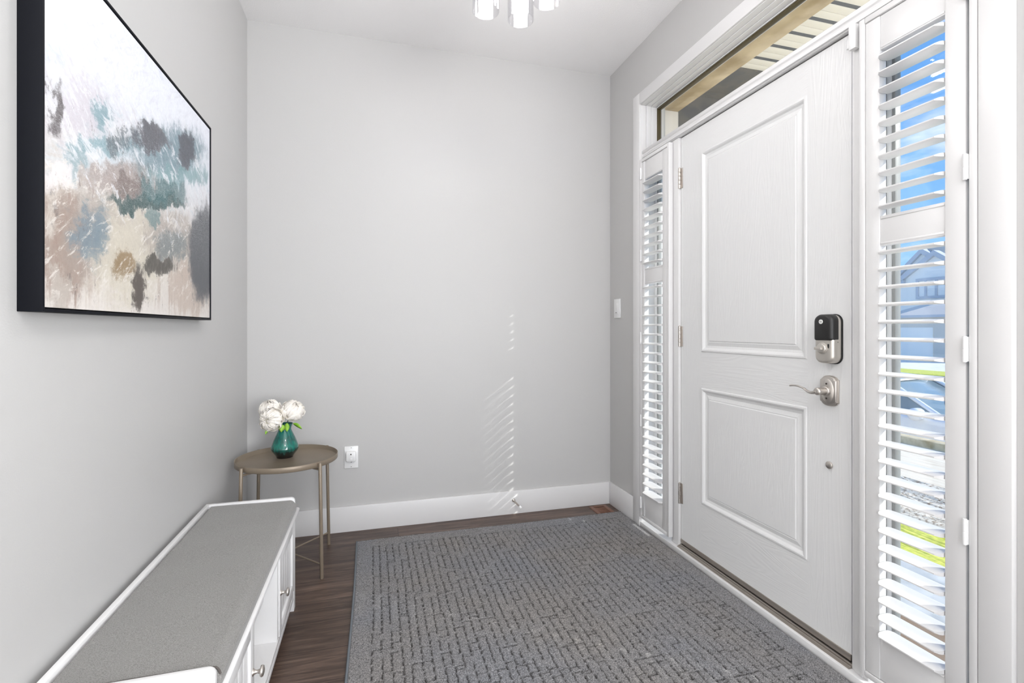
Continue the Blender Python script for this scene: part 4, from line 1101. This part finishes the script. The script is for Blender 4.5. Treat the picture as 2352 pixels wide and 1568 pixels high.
# ================================================================== pendant light
pend = thing('pendant_light', 'ceiling light cluster of clear glass cylinders with lit frosted tubes', 'pendant light', (1.14, 1.70, H))
bm = bmesh.new(); lathe(bm, [(0.13, H), (0.13, H - 0.020), (0.125, H - 0.026)], 48, (1.135, 1.690, 0))
bm_obj('canopy', bm, M['nickel'], pend, smooth=True)
drops = [(1.180, 1.785, 2.300), (1.037, 1.757, 2.290), (1.245, 1.674, 2.310), (1.030, 1.610, 2.300), (1.165, 1.590, 2.320)]
for x_, y_, z_ in drops:
    rr = 0.0495 if (x_ != 1.180) else 0.050
    bm = bmesh.new()
    lathe(bm, [(rr, z_), (rr, z_ + 0.185), (rr - 0.0028, z_ + 0.185), (rr - 0.0028, z_)], 48, (x_, y_, 0), closed=True)
    sh = bm_obj('glass_shade', bm, M['shade_glass'], pend, smooth=True)
    bm = bmesh.new(); lathe(bm, [(0.024, z_ + 0.012), (0.026, z_ + 0.016), (0.026, z_ + 0.150), (0.020, z_ + 0.155)], 32, (x_, y_, 0))
    bm_obj('frosted_tube', bm, M['lamp'], pend, smooth=True)
    bm = bmesh.new(); lathe(bm, [(rr - 0.003, z_ + 0.1851), (rr - 0.003, z_ + 0.192), (0.02, z_ + 0.205), (0.008, z_ + 0.225)], 40, (x_, y_, 0))
    bm_obj('lamp_cap', bm, M['nickel'], pend, smooth=True)
    bm = bmesh.new(); tube(bm, [(x_, y_, z_ + 0.222), (x_, y_, H - 0.02)], 0.003, 8)
    bm_obj('hanging_rod', bm, M['nickel'], pend)
adopt(pend)
# rings added around the hall fill lights behind the viewpoint
for i, yy in enumerate((-0.7, -2.1)):
    dl = thing('hall_fill_fixture', 'round ring added for a hall fill lamp behind the viewpoint', 'ceiling light', (1.15, yy, H), group='added fill lights in the hall')
    bm = bmesh.new(); lathe(bm, [(0.085, H), (0.105, H), (0.105, H - 0.004), (0.085, H - 0.010)], 40, (1.15, yy, 0), closed=True)
    bm_obj('fill_ring', bm, M['trim'], dl, smooth=True)
    adopt(dl)

# ================================================================== outside
EX = W + T
M['concrete'] = mat('porch_concrete', lin(190, 192, 194), 0.85, bump=(60, 0.2, 4), vary=(9, lin(164, 168, 172), 0.4, 0.65))
M['lawn'] = mat('yellow_green_lawn', lin(176, 186, 52), 0.9, bump=(60, 0.8, 6), vary=(28, lin(226, 222, 96), 0.35, 0.65))
M['gravel'] = mat('pale_river_gravel', lin(244, 230, 208), 0.9, bump=(45, 1.0, 5), vary=(42, lin(150, 122, 92), 0.48, 0.66))
M['boards'] = mat('pale_deck_boards', lin(246, 232, 208), 0.8, bump=(30, 0.3, 3, (1, 0.1, 1)), vary=(9, lin(226, 206, 178), 0.45, 0.6, (8, 0.3, 1)))
M['asphalt'] = mat('light_street', lin(240, 236, 228), 0.9, vary=(3, lin(226, 222, 214), 0.4, 0.6))
M['siding'] = mat('pale_siding', lin(250, 245, 236), 0.8)
M['fascia'] = mat('blue_grey_fascia', lin(196, 198, 202), 0.8)
M['shingle'] = mat('light_shingle', lin(226, 214, 202), 0.9, bump=(40, 0.3, 3))
M['stone'] = mat('tan_stone_lintel', lin(228, 208, 170), 0.85, bump=(14, 0.6, 6), vary=(6, lin(180, 156, 112), 0.4, 0.65))
M['porch_shade'] = mat('porch_shade_grey', lin(74, 76, 76), 0.9, bump=(10, 0.8, 6), vary=(9, lin(104, 100, 92), 0.4, 0.6))  # dark tone standing in for shade at the porch's left end
M['soffit'] = mat('cream_soffit', lin(250, 245, 234), 0.6)
M['soffit_vent'] = mat('dark_vent_strip', lin(58, 66, 74), 0.7)
M['carpaint'] = mat('white_car_paint', lin(240, 242, 244), 0.2, coat=0.8)
M['carglass'] = mat('car_glass', lin(120, 140, 150), 0.08, 0.0)
M['brownwood'] = mat('brown_mat', lin(120, 96, 74), 0.9, bump=(200, 0.4, 3))
M['garage'] = mat('beige_stucco', lin(222, 214, 202), 0.85, bump=(30, 0.2, 3))

# exterior skin of our own wall: lintel over the door unit, stone beside it
tag(boxes('stone_lintel', [(EX, 2.372, 0.7, 2.66, 2.400, 2.66)], M['stone'], bevel=0.004), 'tan stone lintel seen up through the transom window', 'lintel')
tag(boxes('stone_veneer', [(EX, 2.372, 2.50, 2.66, -0.3, 2.40)], M['siding'], bevel=0.003), 'pale exterior cladding beside the left sidelight', 'cladding')
# porch soffit: boards running out from the wall, every second joint a dark vent strip
sf = thing('porch_soffit', 'cream porch soffit with dark vent strips above the transom window', 'soffit', (2.9, 1.7, 2.6))
SZ = 2.602; per = 0.1172; y = 0.312; k = 0
while y < 2.28:
    # dark strip then two boards
    boxes('vent_strip', [(2.372, 3.118, y, y + 0.024, SZ + 0.002, SZ + 0.010)], M['soffit_vent'], sf)
    boxes('soffit_board', [(2.372, 3.118, y + 0.024, y + 0.0695, SZ, SZ + 0.012)], M['soffit'], sf, bevel=0.0012)
    boxes('soffit_board', [(2.372, 3.118, y + 0.0715, y + per, SZ, SZ + 0.012)], M['soffit'], sf, bevel=0.0012)
    y += per; k += 1
adopt(sf)
tag(boxes('soffit_shade_panel', [(2.372, 3.118, y, 2.758, 2.596, 2.616)], M['porch_shade']), 'dark grey panel coloured as the shaded left end of the cream soffit', 'shade panel')  # dark panel in place of the soffit's shadowed end
tag(boxes('porch_roof', [(2.372, 3.16, 0.3, 2.80, 2.618, 2.90), (3.12, 3.16, 0.3, 2.80, 2.56, 2.618)], M['fascia']), 'porch roof edge above the soffit boards', 'roof')
tag(boxes('porch_side_wall', [(2.372, 3.2, 2.76, 2.86, -0.3, 2.25)], M['siding']), 'pale side wall of the porch beyond the left sidelight', 'wall')
tag(boxes('side_shade_block', [(2.372, 3.2, 2.66, 2.86, 2.25, 2.596)], M['porch_shade']), 'dark block coloured as shade over the porch side wall, seen at the left end of the transom', 'shade panel')  # dark block added to darken the transom's left end like shade
tag(boxes('porch_slab', [(EX, 3.42, -1.2, 2.76, -0.25, -0.10)], M['concrete'], bevel=0.01), 'grey concrete porch slab outside the right sidelight', 'porch')
tag(boxes('door_mat', [(2.46, 2.86, 1.19, 1.95, -0.10, -0.088)], M['brownwood']), 'brown doormat on the porch slab outside the door', 'mat')

def ground(name, x0, x1, y0, y1, z0, z1, m, label, cat, bumpy=0.0, n=24):
    bm_ = bmesh.new(); rng = random.Random(5); g = []
    for j in range(n+1):
        row = []
        for i in range(n+1):
            u = i/n; h = z0 + (z1-z0)*u + (rng.uniform(-bumpy, bumpy) if 0 < i < n else 0)
            row.append(bm_.verts.new((x0 + (x1-x0)*u, y0 + (y1-y0)*j/n, h)))
        g.append(row)
    for j in range(n):
        for i in range(n): bm_.faces.new((g[j][i], g[j][i+1], g[j+1][i+1], g[j+1][i]))
    # skirt so it is a solid bank
    ext = bmesh.ops.extrude_face_region(bm_, geom=list(bm_.faces))
    for v_ in [q for q in ext['geom'] if isinstance(q, bmesh.types.BMVert)]: v_.co.z = -1.6
    o = bm_obj(name, bm_, m, None, smooth=False); tag(o, label, cat); return o
ground('lawn_strip', 3.42, 4.12, -2, 6, -0.17, -0.19, M['lawn'], 'sunlit yellow green grass strip beside the porch slab', 'grass', 0.006, 60)
ground('gravel_bed', 4.12, 5.25, -2, 7, -0.19, -0.22, M['gravel'], 'pale river gravel bed beyond the grass strip', 'gravel', 0.012, 70)
ground('board_walk', 5.25, 6.6, -2, 8, -0.22, -0.22, M['boards'], 'pale boardwalk beyond the gravel bed', 'walkway', 0.0, 4)
tag(boxes('timber_kerb', [(6.6, 6.75, -2, 8, -1.6, -0.14)], M['stone'], bevel=0.01), 'tan timber kerb at the end of the boardwalk', 'kerb')
o = boxes('ground', [(6.75, 120, -60, 110, -1.4, -1.15)], M['asphalt']); struct(o, 'pale street and drive falling away outside')

# parked white car (side on, nose towards the right of the picture)
def car(loc, rz):
    root = thing('car', 'white parked car outside the right sidelight, below the houses', 'car', loc)
    Lc, Wc = 4.5, 1.8
    prof = [(-2.25, 0.35), (-2.22, 0.75), (-2.05, 0.98), (-1.75, 1.02), (-1.1, 1.42), (-0.5, 1.49), (0.25, 1.44), (0.95, 1.02), (1.75, 0.90), (2.1, 0.76), (2.22, 0.52), (2.2, 0.28), (1.85, 0.22), (-1.9, 0.22)]
    body = [(-2.25, 0.35), (-2.22, 0.75), (-2.05, 0.98), (-1.75, 1.02), (0.95, 1.00), (1.75, 0.90), (2.1, 0.76), (2.22, 0.52), (2.2, 0.28), (1.85, 0.22), (-1.9, 0.22)]
    bm_ = bmesh.new(); prism(bm_, body, 'y', -Wc/2, Wc/2)
    bm_obj('car_body', bm_, M['carpaint'], root, bevel=0.06, seg=3, angle=25)
    cab = [(-1.72, 1.0), (-1.1, 1.41), (-0.5, 1.48), (0.22, 1.43), (0.92, 1.0)]
    bm_ = bmesh.new(); prism(bm_, cab, 'y', -Wc/2 + 0.10, Wc/2 - 0.10)
    for v_ in bm_.verts:
        if v_.co.z > 1.2: v_.co.y *= 0.86
    bm_obj('cabin_glass', bm_, M['carglass'], root, bevel=0.03, angle=25)
    bm_ = bmesh.new(); prism(bm_, [(-1.12, 1.42), (-0.5, 1.49), (0.24, 1.44), (0.24, 1.47), (-0.5, 1.52), (-1.12, 1.45)], 'y', -0.70, 0.70)
    for sy in (-1, 1):
        tube(bm_, [(0.24, sy*0.68, 1.45), (0.94, sy*0.79, 1.01)], 0.035, 8)
        tube(bm_, [(-1.1, sy*0.68, 1.43), (-1.74, sy*0.79, 1.02)], 0.045, 8)
        tube(bm_, [(-0.42, sy*0.69, 1.47), (-0.46, sy*0.79, 1.0)], 0.035, 8)
    bm_obj('car_roof', bm_, M['carpaint'], root, smooth=True)
    for sy in (-1, 1):
        bm_ = bmesh.new(); lathe(bm_, [(0.05, -0.09), (0.09, -0.06), (0.09, 0.06), (0.05, 0.09)], 16, (0.72, sy*0.98, 1.04), 'y')
        bm_obj('wing_mirror', bm_, M['carpaint'], root, smooth=True)
        for xw in (-1.4, 1.38):
            bm_ = bmesh.new(); lathe(bm_, [(0.20, -0.11), (0.33, -0.10), (0.34, 0.0), (0.33, 0.10), (0.20, 0.11)], 32, (xw, sy*0.82, 0.33), 'y')
            wh = bm_obj('wheel', bm_, M['rubber'], root, smooth=True)
            bm_ = bmesh.new(); lathe(bm_, [(0.19, -0.118), (0.21, -0.112), (0.21, 0.112), (0.19, 0.118)], 24, (xw, sy*0.82, 0.33), 'y')
            bm_obj('hub_cap', bm_, M['silver'], wh, smooth=True)
    bm_ = bmesh.new(); tube(bm_, [(0.98, -0.5, 1.035), (0.70, 0.1, 1.20)], 0.012, 6)
    bm_obj('wiper', bm_, M['rubber'], root)
    root.rotation_euler = (0, 0, rz)
    return root
car((8.95, 6.05, -1.15), R(-78))

# houses across the street
HX = 43.0
def gable(bm_, x0, x1, y0, y1, zb, yp, zp):
    prism(bm_, [(y0, zb), (y1, zb), (yp, zp)], 'x', x0, x1)
def roof_band(bm_, x0, pts, th, depth):
    """raking fascia boards along pts (y,z) on the street face"""
    for (ya, za), (yb, zb) in zip(pts[:-1], pts[1:]):
        prism(bm_, [(ya, za), (yb, zb), (yb, zb - th), (ya, za - th)], 'x', x0 - 0.25, x0 + depth)
hs = thing('house', 'two storey pale house with blue grey gables across the street', 'house', (HX + 4, 28.5, -1.15))
bm = bmesh.new(); box(bm, HX, HX + 9, 23.2, 31.0, -1.15, 5.25)
gable(bm, HX, HX + 9, 28.0, 31.0, 5.25, 28.55, 7.55)
gable(bm, HX - 0.8, HX + 4, 24.4, 29.75, 5.15, 27.1, 6.95)
box(bm, HX - 0.8, HX, 24.4, 29.75, -1.15, 5.15)
bm_obj('house_wall', bm, M['siding'], hs)
bm = bmesh.new()
for i in range(40):      # lap siding shadow lines
    z = 2.6 + i*0.11
    if z < 5.1: box(bm, HX - 0.82, HX - 0.8, 24.5, 29.7, z, z + 0.02)
bm_obj('siding_laps', bm, M['siding'], hs)
bm = bmesh.new()
roof_band(bm, HX, [(31.2, 5.0), (28.55, 7.55), (27.2, 6.6)], 0.42, 0.4)
roof_band(bm, HX - 0.8, [(30.1, 4.95), (27.1, 7.15), (24.2, 5.0)], 0.42, 0.4)
box(bm, HX - 1.05, HX - 0.2, 29.3, 30.2, 4.75, 5.05)
box(bm, HX - 0.25, HX + 0.1, 29.7, 31.2, 4.70, 5.05)
bm_obj('fascia', bm, M['fascia'], hs)
bm = bmesh.new()
prism(bm, [(28.55, 7.6), (23.0, 7.4), (23.0, 5.2), (27.5, 5.9)], 'x', HX + 0.5, HX + 9)
bm_obj('roof', bm, M['shingle'], hs)
def house_window(y0, y1, z0, z1, xf, mull):
    bm_ = bmesh.new(); f = 0.20
    box(bm_, xf - 0.12, xf, y0, y0 + f, z0, z1); box(bm_, xf - 0.12, xf, y1 - f, y1, z0, z1)
    box(bm_, xf - 0.12, xf, y0 + f, y1 - f, z0, z0 + f); box(bm_, xf - 0.12, xf, y0 + f, y1 - f, z1 - f, z1)
    for mm_ in mull: box(bm_, xf - 0.12, xf, mm_ - 0.08, mm_ + 0.08, z0 + f, z1 - f)
    w_ = bm_obj('window', bm_, M['fascia'], hs)
    boxes('pane', [(xf - 0.05, xf - 0.01, y0 + f, y1 - f, z0 + f, z1 - f)], M['siding'], w_)
house_window(26.2, 28.45, 3.45, 5.05, HX - 0.8, [27.75, 27.0])
house_window(29.85, 30.75, 3.35, 4.4, HX, [])
adopt(hs)
gr = thing('garage', 'low hip roofed garage wing in front of the pale two storey house', 'garage', (38, 26, -1.15))
GX = 38.0
bm = bmesh.new(); box(bm, GX, GX + 3.6, 22.0, 27.6, -1.15, 2.1)
bm_obj('garage_wall', bm, M['garage'], gr)
bm = bmesh.new()
vs = [bm.verts.new(c) for c in ((GX - 0.3, 21.5, 2.05), (GX - 0.3, 27.9, 2.05), (GX + 3.9, 27.9, 2.05), (GX + 3.9, 21.5, 2.05), (GX + 2.0, 23.5, 3.0), (GX + 2.0, 26.2, 3.0))]
for f in ((0, 1, 5, 4), (1, 2, 5), (2, 3, 4, 5), (3, 0, 4), (0, 3, 2, 1)): bm.faces.new([vs[i] for i in f])
bm_obj('hip_roof', bm, M['shingle'], gr)
boxes('gutter', [(GX - 0.42, GX - 0.28, 21.5, 27.9, 1.9, 2.08)], M['fascia'], gr)
boxes('garage_door', [(GX - 0.05, GX, 24.5, 27.0, -1.15, 1.2)], M['siding'], gr)
adopt(gr)
tag(boxes('hedge_bank', [(20, 22, 8, 22, -1.15, -0.55)], M['lawn']), 'dry verge strip beyond the white car', 'verge')
